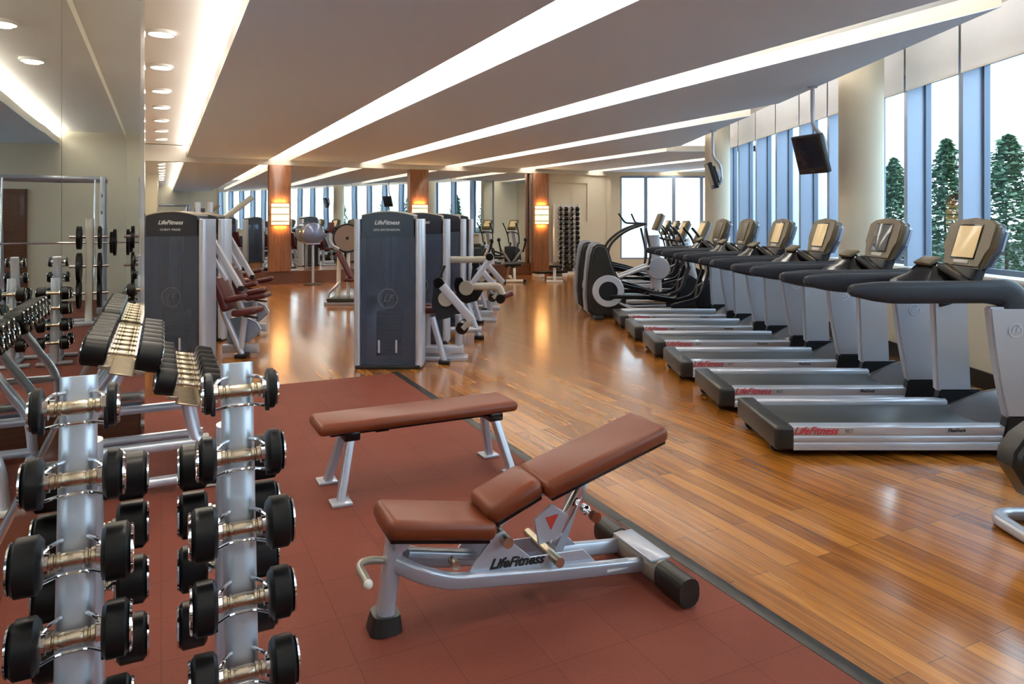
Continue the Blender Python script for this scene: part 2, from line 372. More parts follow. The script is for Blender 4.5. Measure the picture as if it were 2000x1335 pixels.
st(MB().box(XW, XG+.1, YS, YJ, 0, 1.0).box(XG+.0, XG+.1, YS, YJ, 3.12, 3.6).build('wall_right', 'cream'))
st(MB().box(XW-.05, XG+.1, YS, YJ-.001, 1.0, 1.035, .006).build('trim_2', 'white'))
st(MB().box(XW-.02, XW-.001, YS+.3, YJ, 0, .16).build('baseboard_right', 'black'))
# plinths (walnut) and mirrors
frame_obj('baseboard_far', MB().box(-1.3, cend-.1, B1-.09, B1-.001, 0, .31), 'woodh')
frame_obj('baseboard_left', MB().box(cl-.01, cl+.02, B0, 5.6, 0, .24), 'woodh')
frame_obj('baseboard_pier', MB().box(cl+.02, -.12, 5.6, 5.645, 0, .25), 'woodh')
frame_obj('trim_3', MB().box(-1.3, cend-.01, B1-.12, B1-.001, 2.84, 2.958).box(-1.3, .5, B1-.12, B1-.001, 2.958, 3.2), 'fasc')
frame_obj('trim_4', MB().box(cl+.005, -.12, 5.6, 5.64, .25, .275).box(cl-.01, cl+.004, B0, 5.6, .24, .262), 'frame')
def mirror(label, c0, c1, b0, b1, z0, z1):
    o = MB().box(c0, c1, b0, b1, z0, z1).build('wall_mirror', 'mirror'); o.rotation_euler = (0, 0, ANG)
    return tag(o, label, 'mirror')
mirror('tall mirror covering the left wall behind the dumbbell rack', cl-.008, cl, B0, 5.6, .262, 3.1)
mirror('narrow mirror panel facing the camera left of the weight tower, on the wall pier', cl, -.125, 5.61, 5.62, .275, 3.08)
mc = [-1.3, 2.28, 5.76, 9.28]
ml = ['far mirror panel left of the first wood pillar', 'far mirror panel between the first and second wood pillars', 'far mirror panel between the second and third wood pillars']
for i in range(3): mirror(ml[i], mc[i]+(.5 if i else 0), mc[i+1], B1-.03, B1-.01, .31, 2.84)
frame_obj('trim_5', MB().box(-.13, -.105, 5.59, 5.85, 0, 3.22), 'chrome')
# wood pillars with sconces
wp = [(2.53, 'first'), (6.0, 'second'), (9.53, 'third')]
names = ['walnut clad pillar on the far mirror, leftmost of the three', 'walnut clad pillar on the far mirror, middle of the three', 'walnut clad pillar beside the dumbbell tower, rightmost of the three']
sn = ['glowing slatted wall light on the leftmost walnut pillar', 'glowing slatted wall light on the middle walnut pillar', 'glowing slatted wall light on the rightmost walnut pillar']
for (c, _), nm, sl in zip(wp, names, sn):
    o = MB().box(-.25, .25, -.16, 0, .31 if c < 9 else 0, 2.84, .004).build('wood_pillar', 'wood'); o.location = W(c, B1-.12 if c > 9 else B1-.005); o.rotation_euler = (0, 0, ANG)
    tag(o, nm, 'pillar', 'walnut pillars on the far wall')
    s = thing('wall_light', sl, 'wall light', W(c, (B1-.12 if c > 9 else B1-.005)-.16, 1.42), ANG, 'wall lights on the walnut pillars')
    MB().box(-.2, .2, -.07, -.001, 0, .5, .01).build('glass', 'glow', s)
    for k in range(3): MB().box(-.215, .215, -.095, -.001, .07+k*.165, .1+k*.165, .003).build('metal_band', 'silver', s)
    for z, rx in ((.52, math.pi), (-.02, 0)):
        a = area('wall_light_lamp', (0, -.05, z), .3, .05, 5, (1, .55, .18), (rx, 0, 0)); a.parent = s
# wall recess frame on the cream end of the far wall
frame_obj('trim_6', MB().box(9.8, 11.25, B1-.05, B1-.001, 2.6, 2.66).box(11.2, 11.28, B1-.04, B1-.001, 1.5, 2.6), 'cream')
# downlights
for i, b in enumerate(DLB):
    s = thing('downlight', None, 'ceiling light', W(0, b, 3.19), 0, 'recessed downlights in the row')
    s['label'] = 'round recessed downlight in the left ceiling bay, %s counting from the far wall' % ['tenth', 'ninth', 'eighth', 'seventh', 'sixth', 'fifth', 'fourth', 'third', 'second', 'first'][i]
    MB().lathe([(.105, 0), (.12, 0), (.12, .03), (.105, .03), (.105, 0)]).build('rim', 'white', s)
    MB().lathe([(0, .012), (.104, .012), (.104, .03), (0, .03)]).build('lens', 'lamp', s)
# window wall: fins, frames, glass, blinds
FY = [6.8+.955*k for k in range(-10, 9)]
def place(u_, x): return x/((u_-1000)/1385)
for i, y in enumerate(FY):
    if y < YS: continue
    s = st(thing('window_%d' % (i+1), None, None, (XG, y, 1.035)))
    MB().box(XW-XG+.005, .05, 0, .07, 0, 2.1).build('fin', 'alu', s)
    MB().box(-.03, .03, .07, .1, 0, 2.1).box(-.03, .03, .925, .955, 0, 2.1).box(-.03, .03, .1, .925, 0, .05).box(-.03, .03, .1, .925, 1.99, 2.1).build('window_frame', 'frame', s)
    MB().box(-.006, .006, .1, .925, .05, 1.99).build('pane', 'glass', s)
nb = 0
ORN = {i: w_ for i, w_ in enumerate(['eighteenth', 'seventeenth', 'sixteenth', 'fifteenth', 'fourteenth', 'thirteenth', 'twelfth', 'eleventh', 'tenth', 'ninth', 'eighth', 'seventh', 'sixth', 'fifth', 'fourth', 'third', 'second', 'first', 'zeroth'])}
for i, y in enumerate(FY):
    if y < YS or y > YJ-.9: continue
    nb += 1
    drop = 2.95
    s = thing('roller_blind', 'pale roller blind above the right windows, %s counting from the far end' % ORN[i], 'blind', (XW-.01, y+.045, drop), 0, 'roller blinds above the right hand windows')
    MB().box(-.002, .002, 0, .915, .02, .5).build('fabric', 'blind', s)
    MB().box(-.006, .006, 0, .915, 0, .022, .003).build('bottom_bar', 'white', s)
# end windows (three wide panes)
xs = [3.25, 4.02, 4.86, 5.7, XF]
for i in range(4):
    s = st(thing('window_%d' % (30+i), None, None, (xs[i], YB+.06, .35))); wd = xs[i+1]-xs[i]
    MB().box(0, .05, -.05, .05, 0, 2.5).box(wd-.05, wd, -.05, .05, 0, 2.5).box(.05, wd-.05, -.05, .05, 0, .05).box(.05, wd-.05, -.05, .05, 2.44, 2.51).build('window_frame', 'alu', s)
    MB().box(.05, wd-.05, -.006, .006, .05, 2.44).build('pane', 'glass', s)
# round columns by the windows
for lab, y in (('round cream column standing in front of the right windows, nearer one', 7.62), ('round cream column by the right windows behind the far treadmills', 12.95), ('round cream column beside the camera at the right windows', 2.3)):
    if y < 3: continue
    o = MB().lathe([(0, 0), (.222, 0), (.222, 3.45), (0, 3.45)], 40).build('round_column', 'cream'); o.location = (3.75, y, 0)
    tag(o, lab, 'column', 'round columns along the windows')
# ------------------------------------------------------------------ outside
o = MB().box(XG+.12, 60, -30, 80, -.3, -.05).box(-30, XG+.12, 21.6, 80, -.3, -.05).build('terrace', 'terr'); st(o)
o = MB().box(7.6, 7.75, -4, 30, -.05, 1.2).build('parapet', 'terr'); tag(o, 'low stone parapet outside the right hand windows', 'parapet')
def tree(x, y, h, r, lab):
    s = thing('potted_tree', lab, 'tree', (x, y, -.05), random.uniform(0, 6), 'trees outside the right hand windows')
    t = bmesh.new(); rnd = random.Random(int(y*100))
    for k in range(4200):
        f = rnd.random()**.8; z = .55+(h-.55)*f
        rr = r*(1-f)**.6*(.55+.45*min(1, f*5+.3)); a = rnd.uniform(0, 6.283); rr *= (.78+.25*math.sin(3*a+z*5+y)+.18*math.sin(7*a-z*9))*math.sqrt(rnd.uniform(.1, 1.25))
        c = Vector((rr*math.cos(a), rr*math.sin(a), z)); s_ = rnd.uniform(.028, .055)
        M_ = Matrix.Rotation(rnd.uniform(0, 6), 3, 'Z') @ Matrix.Rotation(rnd.uniform(-1.2, 1.2), 3, 'X')
        q = [(-s_*.5, 0, 0), (0, -s_*.5, .3*s_), (s_*1.5, 0, 0), (0, s_*.5, .3*s_)]
        t.faces.new([t.verts.new(c+M_ @ Vector(p)) for p in q])
    m = MB(); m.bm = t; m.build('foliage', 'leaf', s)
    MB().tube([(0, 0, 0), (.02, 0, .6), (0, .02, h*.6)], .035, 8, scale=[1, .9, .4]).build('trunk', 'bark', s)
    MB().lathe([(0, .0), (.2, 0), (.27, .42), (.24, .42), (.22, .36), (0, .36)]).build('pot', 'terr', s)
for x, y, h, r, lab in ((6.4, 9.15, 2.68, .62, 'leafy cone tree outside at the right edge of the photo'), (6.4, 10.45, 2.78, .5, 'leafy cone tree outside between two blue mullions right of the column'), (6.4, 11.9, 2.62, .5, 'leafy cone tree outside just right of the near round column'),
                        (6.4, 7.6, 2.7, .55, 'leafy cone tree outside, nearest one, beyond the frame edge'), (6.4, 13.5, 2.6, .5, 'leafy cone tree outside left of the near round column'), (6.4, 4.5, 2.6, .55, 'leafy cone tree outside behind the nearest treadmill')):
    tree(x, y, h, r, lab)
def building(x, y, w_, d, h, lab):
    s = thing('building', lab, 'building', (x, y, -8))
    MB().box(-w_/2, w_/2, -d/2, d/2, 0, h).build('facade', 'bld', s)
    m = MB(); k = 0
    for zz in range(9, int(h)-1, 3):
        for i in range(int(w_/3)): m.box(-w_/2+.8+i*3, -w_/2+2.3+i*3, -d/2-.06, -d/2+.02, zz, zz+1.6)
        for i in range(int(d/3)): m.box(-w_/2-.06, -w_/2+.02, -d/2+.8+i*3, -d/2+2.3+i*3, zz, zz+1.6)
    m.build('windows', 'bwin', s)
building(58, 62, 16, 14, 36, 'pale distant tower seen through the rightmost window')
building(13, 85, 11, 10, 21, 'pale distant block seen through the end windows')
# ------------------------------------------------------------------ treadmill
def make_treadmill():
    s = thing('treadmill', '', 'treadmill', (0, 0, 0))
    MB().box(.12, 1.95, -.33, .33, .02, .15, .01).build('deck', 'plastic', s)
    MB().box(.03, 1.55, -.285, .285, .145, .168, .008).build('running_belt', 'belt', s)
    for sg in (-1, 1):
        prof = [(.29, .15), (.29, .195), (.315, .208), (.39, .2), (.392, .148), (.386, .146), (.386, .139), (.392, .137), (.392, .105), (.386, .103), (.386, .097), (.392, .095), (.39, .048), (.33, .048)]
        o = MB().prism([(sg*a, b) for a, b in prof], 'x', .1, 1.52, .003, 1).build('side_rail', 'silver', s)
        if sg < 0:
            text('maker_lettering', 'LifeFitness', .068, 'red', o, TL(.24, -.3935, .175) @ FRONT, .5, .0008, .001, 1.0)
            text('model_lettering', '95T', .036, 'greytext', o, TL(.46, -.3935, .172) @ FRONT, .1, .0008)
            text('deck_lettering', 'FlexDeck', .03, 'ink', o, TL(1.16, -.3935, .178) @ FRONT, .2, .0008, .0006)
    MB().box(-.02, .11, -.395, .395, .05, .2, .022, 3).build('rear_cap', 'char', s)
    for sg in (-1, 1): MB().lathe([(0, -.02), (.032, -.02), (.036, 0), (.032, .02), (0, .02)], 16, TL(.03, sg*.25, .036) @ R('x', 90)).build('rear_wheel', 'plastic', s)
    # motor cover: domed
    t = bmesh.new(); nx, ny = 10, 12; g = []
    for i in range(nx+1):
        row = []
        for j in range(ny+1):
            y = -.35+.7*j/ny; e = 1-(abs(y)/.35)**2.2
            x0 = 1.42+.16*(abs(y)/.35)**2*0+.13*(1-e); x = x0+(2.03-x0)*i/nx; f = i/nx
            z = .165+(.18*math.sin(min(1, f*1.5)*math.pi/2))*(.35+.65*e) if f < .8 else .165+.18*(.35+.65*e)*(1-((f-.8)/.2)**2)-.1*((f-.8)/.2)**2
            row.append(t.verts.new((x, y, z)))
        g.append(row)
    for i in range(nx):
        for j in range(ny): t.faces.new((g[i][j], g[i][j+1], g[i+1][j+1], g[i+1][j]))
    bmesh.ops.solidify(t, geom=t.faces[:], thickness=.012)
    bmesh.ops.recalc_face_normals(t, faces=t.faces[:])
    m = MB(); m.bm = t; m.build('motor_cover', 'cover', s)
    MB().box(1.5, 2.02, -.34, .34, .02, .16, .02).build('motor_tray', 'plastic', s)
    for sg in (-1, 1):
        y0, y1 = (sg*.4, sg*.33)
        # silver upright, gently curved in side view
        L, Rr = [], []
        for k in range(9):
            f = k/8; z = .26+.72*f
            if sg < 0: L.append((1.485-.115*f-.012*math.sin(f*math.pi), z)); Rr.append((1.755-.08*f, z))
            else: L.append((1.47-.03*f, z)); Rr.append((1.725-.03*f, z))
        o = MB().prism(L+Rr[::-1], 'y', min(y0, y1), max(y0, y1), .012, 2).build('upright', 'silver', s)
        if sg < 0:
            o2 = MB().lathe([(.04, 0), (.046, .002), (.046, .004), (.04, .004)], 28, TL(1.535, -.401, .83) @ R('x', 90)).build('emblem', 'post', o)
            text('emblem_lettering', 'LF', .05, 'post', o, TL(1.535, -.4035, .83) @ FRONT, .3, .001, .001)
        MB().prism([(1.44, .03), (1.49, .27), (1.8, .27), (1.92, .03)], 'y', min(y0, y1)-.005, max(y0, y1)+.005, .012).build('upright_foot', 'plastic', s)
        # handrail: long grip and elbow
        yy = sg*.355
        pth = fillet([(.5, yy, 1.085), (.75, yy, 1.07), (1.42, yy, 1.075), (1.53, yy, 1.065), (1.575, yy, .92)], .12, 7)
        n = len(pth); sc = []
        for i, p in enumerate(pth):
            f = min(1, (p.x-.5)/.25) if p.x < .75 else 1
            sc.append((.72+.28*f, .5+.5*f) if p.z > 1.0 else (1.0, 1.55))
        sc = []
        for i, p in enumerate(pth):
            if p.x < .76: f = (p.x-.5)/.26; sc.append((.75+.25*f, .55+.45*max(0, f)**.6))
            else:
                d = max(0, (p.x-1.36))/.215; sc.append((1.0, 1+.5*min(1, d)**1.3))
        MB().sweep(pth, rsec(.088, .148, .043, 4), (0, 0, 1), sc).build('handrail', 'grip', s)
        MB().sweep([(.475, yy, 1.088), (.5, yy, 1.085)], rsec(.088, .148, .043, 4), (0, 0, 1), [(.45, .3), (.75, .55)]).build('handrail_tip', 'grip', s)
    # control bridge
    MB().bar([(1.32, -.31, 1.1), (1.26, -.2, 1.17), (1.22, -.08, 1.235), (1.22, .08, 1.235), (1.26, .2, 1.17), (1.32, .31, 1.1)], .07, .05, .02, fil=.06, up=(0, 0, 1)).build('control_bridge', 'gloss', s)
    MB().loft([[(cx+a, b, z) for a, b in rsec(wx, wy, .03)] for cx, wx, wy, z in ((1.24, .42, .6, 1.07), (1.24, .36, .5, 1.11), (1.25, .24, .3, 1.17), (1.25, .16, .22, 1.23), (1.26, .1, .16, 1.245))]).build('bridge_body', 'gloss', s)
    MB().box(-.05, .05, -.1, .1, -.012, .012, .008, T=TL(1.2, 0, 1.26) @ R('y', -28)).build('key_pad', 'bezel', s)
    for sg in (-1, 1): MB().tube([(1.2, sg*.1, 1.23), (1.32, sg*.17, 1.17), (1.42, sg*.2, 1.05)], .016, 10, fil=.06).build('bridge_stay', 'chrome', s)
    MB().box(1.44, 1.6, -.33, .33, .98, 1.09, .03, 3).build('dash', 'silver', s)
    MB().bar([(1.42, 0, 1.06), (1.48, 0, 1.2), (1.54, 0, 1.34)], .3, .09, .03, up=(1, 0, 0)).build('console_neck', 'plastic', s)
    # console: rounded tablet tilted back
    A = TL(1.5, 0, 1.365) @ R('y', 17)
    out = [(-.2, -.165), (-.235, -.06), (-.265, -.02), (-.262, .15), (-.2, .18), (0, .2), (.2, .18), (.262, .15), (.265, -.02), (.235, -.06), (.2, -.165)]
    c = MB().prism(out, 'x', -.03, .02, .014, 3, A).build('console', 'bezel', s)
    MB().prism([(a*.98, b*.97) for a, b in out], 'x', .02, .085, .03, 3, A).build('console_shell', 'alu', s)
    scr = MB().box(-.036, -.028, -.12, .12, -.095, .135, .002, T=A).build('screen', 'lit', s)
    MB().box(-.034, -.027, -.132, .132, -.105, .145, .002, T=A).build('screen_surround', 'gloss', s)
    MB().box(-.036, -.028, -.08, .08, -.14, -.112, .002, T=A).build('key_row', 'ivory', s)
    MB().box(.02, .08, -.03, .03, -.28, -.1, .01, T=A).build('console_stem', 'plastic', s)
    return s
TPOS = [(1.73, 5.0), (1.68, 6.06), (1.62, 7.13), (1.6, 8.22), (1.56, 9.3), (1.54, 10.35)]
TL_ = ['nearest silver treadmill with a lit amber screen, at the right edge', 'second silver treadmill from the right edge, grey unlit screen', 'third silver treadmill from the right edge, lit cream screen', 'fourth treadmill from the right edge, lit screen, in front of the near column', 'fifth treadmill from the right edge, dull screen', 'farthest treadmill, next to the black elliptical trainers']
tm = make_treadmill()
for i, (x, y) in enumerate(TPOS):
    o = tm if i == 0 else dup(tm, (x, y, 0))
    o.location = (x, y, 0); o['label'] = TL_[i]; o['group'] = 'treadmills along the window wall'
    if i in (1, 4, 5):
        for k in kids(o):
            if k.name.startswith('screen') and not k.name.startswith('screen_s'):
                k.data = k.data.copy(); k.data.materials[0] = M['off'] if i == 1 else M['bezel']
# ------------------------------------------------------------------ elliptical trainers
def make_elliptical():
    s = thing('elliptical_trainer', '', 'elliptical trainer')
    prof = [(.02, .1), (.0, .35), (.02, .7), (.06, 1.0), (.1, 1.12), (.17, 1.16), (.28, 1.15), (.34, 1.08), (.42, .8), (.55, .5), (.62, .3), (.6, .1), (.5, .03), (.1, .03)]
    MB().prism(prof, 'y', -.12, .2, .035, 3).build('rear_housing', 'char', s)
    MB().prism([(a*.97-.04+.01, b*1.0+.03 if b > .9 else b) for a, b in prof], 'y', .2, .27, .02, 2).build('housing_rim', 'silver', s)
    MB().lathe([(.15, -.02), (.24, -.02), (.25, 0), (.24, .02), (.15, .02), (.15, -.02)], 36, TL(.33, -.14, .43) @ R('x', 90)).build('crank_ring', 'post', s)
    MB().lathe([(0, -.025), (.14, -.025), (.148, 0), (.14, .02), (0, .02)], 36, TL(.33, -.14, .43) @ R('x', 90)).build('crank_disc', 'plastic', s)
    MB().bar([(.3, 0, .06), (2.15, 0, .06)], .12, .09, .02).box(.1, .24, -.3, .3, .0, .06, .02).box(2.05, 2.2, -.3, .3, .0, .07, .02).build('base_frame', 'plastic', s)
    for sg in (-1, 1):
        y = sg*.2; dz = .1*sg
        MB().bar([(.35, y, .45+dz), (.9, y, .38+dz*.4), (1.35, y, .28)], .05, .06, .012).build('link_arm', 'gloss', s)
        MB().bar([(1.3, y, .2), (1.75, y, .32), (1.9, y*.8, .75)], .045, .06, .012, fil=.12).build('rocker', 'plastic', s)
        MB().prism([(.95, .36), (1.35, .30), (1.37, .36), (1.33, .33), (.97, .39)], 'y', y-.08, y+.08, .006).build('pedal', 'rubber', s)
        MB().tube([(1.88, y*1.1, .72), (1.84, y*1.2, 1.0), (1.72, y*1.35, 1.28), (1.6, y*1.35, 1.42)], .02, 10, fil=.15).build('moving_handlebar', 'plastic', s)
        MB().tube([(1.3, y*.9, .17), (.7, y*.9, .15), (.5, y*.9, .25)], .018, 8, fil=.1).build('rail_tube', 'silver', s)
    MB().bar([(2.08, 0, .1), (2.02, 0, .5), (1.9, 0, .95), (1.86, 0, 1.15)], .16, .14, .05, fil=.2, up=(1, 0, 0)).build('mast', 'silver', s)
    MB().prism([(1.7, .15), (1.75, .5), (1.95, .62), (2.15, .5), (2.2, .12)], 'y', -.11, .11, .04, 3).build('front_housing', 'plastic', s)
    A = TL(1.82, 0, 1.34) @ R('y', 24)
    MB().box(-.03, .03, -.19, .19, -.18, .2, .025, 3, A).build('console', 'bezel', s)
    MB().box(.03, .07, -.16, .16, -.16, .17, .02, 2, A).build('console_shell', 'alu', s)
    MB().box(-.037, -.028, -.13, .13, -.06, .15, .003, 1, A).build('screen', 'lit', s)
    MB().tube([(1.86, -.2, 1.05), (1.7, -.22, 1.1), (1.68, 0, 1.12), (1.7, .22, 1.1), (1.86, .2, 1.05)], .018, 8, fil=.08).build('fixed_handlebar', 'plastic', s)
    return s
el = make_elliptical()
EP = [(1.17, 11.2), (1.12, 12.25), (1.75, 14.75), (1.8, 15.85), (1.85, 16.95)]
ELn = ['nearest charcoal elliptical trainer with a big round crank ring', 'second elliptical trainer, its housing showing just behind the nearest one', 'third elliptical trainer in the row from the treadmills', 'fourth elliptical trainer in the row from the treadmills', 'last elliptical trainer of the row, closest to the end windows', '']
for i, (x, y) in enumerate(EP):
    o = el if i == 0 else dup(el, (x, y, 0)); o.location = (x, y, 0); o['label'] = ELn[i]; o['group'] = 'elliptical trainers beyond the treadmills'
    if i:
        for k in kids(o):
            if k.name.startswith('rear_housing') or k.name.startswith('crank') or k.name.startswith('housing'):
                if i > 1: k.scale = (.9, 1, .62 if k.name.startswith(('rear', 'hous')) else .7)
def make_stepper():
    s = thing('arc_trainer', 'silver climbing trainer with long arched handles behind the near elliptical', 'climbing machine', (1.76, 13.55, 0), 0)
    for sg in (-1, 1):
        MB().tube([(.1, sg*.27, .5), (.0, sg*.27, 1.02), (.35, sg*.27, 1.34), (.75, sg*.27, 1.47)], .026, 10, fil=.25).build('arched_rail', 'char', s)
        MB().tube([(.75, sg*.27, 1.47), (.5+sg*.14, sg*.25, 1.48), (.4+sg*.16, sg*.24, 1.66)], .018, 8, fil=.06).build('horn_grip', 'plastic', s)
        MB().bar([(.25, sg*.16, .45), (.85, sg*.16, .68)], .14, .05, .015).build('step', 'silver', s)
        MB().tube([(.75, sg*.27, 1.38), (.85, sg*.22, .9), (.8, sg*.2, .6)], .022, 8, fil=.1).build('rocker', 'char', s)
    MB().bar([(1.0, 0, .08), (.98, 0, .7), (.95, 0, 1.25)], .2, .2, .06, up=(1, 0, 0)).build('mast', 'silver', s)
    MB().lathe([(0, -.12), (.2, -.12), (.22, -.08), (.22, .08), (.2, .12), (0, .12)], 28, TL(1.02, 0, .62) @ R('x', 90)).build('drive_housing', 'silver', s)
    MB().box(-.1, 1.3, -.06, .06, .02, .1, .02).box(-.1, 0, -.3, .3, 0, .08, .02).box(1.2, 1.3, -.3, .3, 0, .08, .02).build('base_frame', 'char', s)
    A = TL(1.02, 0, 1.5) @ R('y', 22)
    MB().box(-.03, .03, -.17, .17, -.17, .17, .025, 3, A).build('console', 'bezel', s)
    MB().box(.03, .08, -.15, .15, -.16, .16, .02, 2, A).build('console_shell', 'silver', s)
make_stepper()
# ------------------------------------------------------------------ weight towers and machines
def tower(s, line2):
    hw = .357
    for sg in (-1, 1):
        prof = []
        for k in range(7):
            a = math.pi*k/6; prof.append((sg*(hw-.04)+.04*math.cos(a), .06-.05*math.sin(a)))
        t0 = [(sg*(hw-.04)+.04, .30), (sg*(hw-.04)-.04, .30)]
        MB().prism(prof+[t0[1], t0[0]][::1], 'z', .02, 1.555, .004, 1).build('side_column', 'silver', s)
    n = 12; top = [(hw-.085)*(-1+2*k/n) for k in range(n+1)]
    def arc(x): return 1.625-.055*(x/hw)**2*1.3
    hdr = [(x, arc(x)) for x in top]
    h = MB().prism(hdr+[((hw-.085), 1.37), (-(hw-.085), 1.37)], 'y', .02, .29, .004).build('header', 'navy', s)
    text('maker_lettering', 'LifeFitness', .062, 'paletext', h, TL(-.01, .018, 1.515) @ FRONT, .35, .001, .001)
    text('name_lettering', line2, .03, 'paletext', h, TL(-.01, .018, 1.44) @ FRONT, 0, .001, 0, 1.25)
    MB().prism([(x, arc(x)) for x in top]+[(x, arc(x)+.012) for x in top[::-1]], 'y', .012, .3, .002, 1).build('top_cap', 'tan', s)
    MB().box(-hw+.075, hw-.075, .02, .028, .04, 1.37).build('front_shroud', 'smoke', s)
    MB().box(-hw+.075, hw-.075, .285, .293, .04, 1.37).build('rear_shroud', 'smoke', s)
    MB().box(-hw+.02, hw-.02, .0, .31, .0, .04, .01).build('base_plate', 'plastic', s)
    for x in (-.06, .06): MB().tube([(x, .15, .04), (x, .15, 1.37)], .012, 8).build('guide_rod', 'chrome', s)
    ws = MB()
    for k in range(14): ws.box(-.13, .13, .09, .21, .12+k*.034, .15+k*.034, .002, 1)
    ws.build('weight_stack', 'plastic', s)
    MB().box(-.035, .035, .1, .2, .6, 1.37).build('belt_cover', 'silver', s)
    for x in (-.09, .09): MB().box(x-.01, x+.01, .012, .02, .17, .3).build('slot', 'silver', s)
    t = text('shroud_emblem', 'LF', .11, 'greytext', s, TL(0, .017, .73) @ FRONT, .3, .0006)
    MB().lathe([(.095, 0), (.105, 0), (.105, .003), (.095, .003), (.095, 0)], 30, TL(0, .017, .73) @ R('x', 90)).build('emblem_ring', 'greytext', s)
def leg_extension(loc, lab, l2, g):
    s = thing('leg_machine', lab, 'weight machine', loc, 0, g); tower(s, l2)
    MB().prism([(.42, .62), (.44, .8), (.46, .9), (.52, .92), (.57, .86), (.64, .74), (.7, .62), (.64, .5), (.5, .46)], 'y', .3, .34, .01).build('cam_shield', 'plastic', s)
    MB().lathe([(0, -.02), (.055, -.02), (.06, 0), (.055, .02), (0, .02)], 24, TL(.5, .28, .87) @ R('x', 90)).build('cam_cap', 'gloss', s)
    MB().lathe([(0, -.015), (.08, -.015), (.085, 0), (.08, .015), (0, .015)], 24, TL(.58, .27, .7) @ R('x', 90)).build('pivot_disc', 'tan', s)
    MB().bar([(.54, .26, .84), (.86, .26, .47)], .05, .09, .015).build('lever', 'silver', s)
    MB().bar([(.85, .26, .47), (.76, .26, .38)], .045, .055, .01).build('lever_foot', 'tan', s)
    MB().lathe([(0, -.15), (.06, -.15), (.068, -.13), (.068, .13), (.06, .15), (0, .15)], 20, TL(.75, .42, .38) @ R('x', 90)).build('shin_roller', 'gloss', s)
    MB().tube([(.43, .3, .5), (.56, .3, .03)], .035, 12).build('front_leg', 'silver', s)
    MB().box(.5, .62, .24, .36, 0, .04, .012).build('foot_cap', 'rubber', s)
    MB().bar([(.3, .5, .12), (.75, .5, .12)], .09, .09, .02).tube([(.35, .5, .12), (.35, .5, .6)], .04, 10).tube([(.7, .5, .1), (.7, .5, .5)], .04, 10).build('frame', 'silver', s)
    MB().box(.25, .62, .4, .72, .52, .6, .03, 3).build('seat', 'maroon', s)
    MB().box(-.04, .04, -.16, .16, 0, .5, .03, 3, TL(.22, .56, .6) @ R('y', -14)).build('backrest', 'maroon', s)
    MB().tube([(.5, .36, .92), (.56, .36, 1.05)], .016, 8).build('hand_grip', 'rubber', s)
    MB().box(.3, .8, .42, .58, 0, .05, .01).build('base', 'silver', s)
    return s
def leg_curl(loc, lab, l2, g):
    s = thing('leg_machine', lab, 'weight machine', loc, 0, g); tower(s, l2)
    MB().bar([(.34, .35, 1.03), (.86, .35, 1.03)], .07, .085, .02).build('boom', 'tan', s)
    MB().bar([(.89, .3, 1.08), (.62, .3, .7)], .05, .075, .015).build('lever', 'silver', s)
    MB().lathe([(0, -.06), (.045, -.06), (.05, -.05), (.05, .05), (.045, .06), (0, .06)], 16, TL(.86, .28, 1.07) @ R('x', 90)).build('stop_knob', 'gloss', s)
    MB().prism([(.4, .7), (.42, .8), (.5, .8), (.55, .68), (.62, .64), (.7, .66), (.76, .72), (.78, .64), (.7, .5), (.55, .46), (.45, .52)], 'y', .34, .38, .01).build('cam_shield', 'gloss', s)
    MB().lathe([(0, -.02), (.09, -.02), (.095, 0), (.09, .02), (0, .02)], 24, TL(.56, .28, .67) @ R('x', 90)).build('pivot_disc', 'tan', s)
    MB().bar([(.64, .3, .69), (.98, .3, .69), (1.02, .3, .58)], .06, .1, .03, fil=.06).build('knee_arm', 'tan', s)
    MB().lathe([(0, -.13), (.055, -.13), (.062, -.11), (.062, .11), (.055, .13), (0, .13)], 20, TL(1.0, .38, .53) @ R('x', 90)).build('shin_roller', 'gloss', s)
    MB().bar([(1.04, .4, .55), (1.16, .4, .6)], .2, .06, .02).build('pad', 'maroon', s)
    MB().tube([(.55, .4, .5), (.72, .4, .03)], .035, 12).tube([(.3, .4, .12), (.75, .4, .12)], .04, 10).build('frame', 'silver', s)
    MB().box(.66, .79, .32, .46, 0, .05, .012).build('foot_cap', 'rubber', s)
    MB().box(.3, .6, .5, .8, .5, .58, .03, 3).build('seat', 'maroon', s)
    MB().box(.22, .29, .5, .8, .56, 1.05, .03, 3).build('backrest', 'maroon', s)
    return s
G1 = 'weight machines in the middle row'
leg_extension((-1.287, 7.32, 0), 'tall weight tower machine standing alone at the near end of the middle row', 'LEG EXTENSION', G1)
leg_curl((-1.147, 8.8, 0), 'weight tower machine second in the middle row with a champagne boom', 'LEG CURL', G1)
leg_extension((-1.04, 10.3, 0), 'weight tower machine third in the middle row', 'LEG PRESS', G1)
leg_extension((-1.01, 11.8, 0), 'weight tower machine at the far end of the middle row', 'ROW', G1)
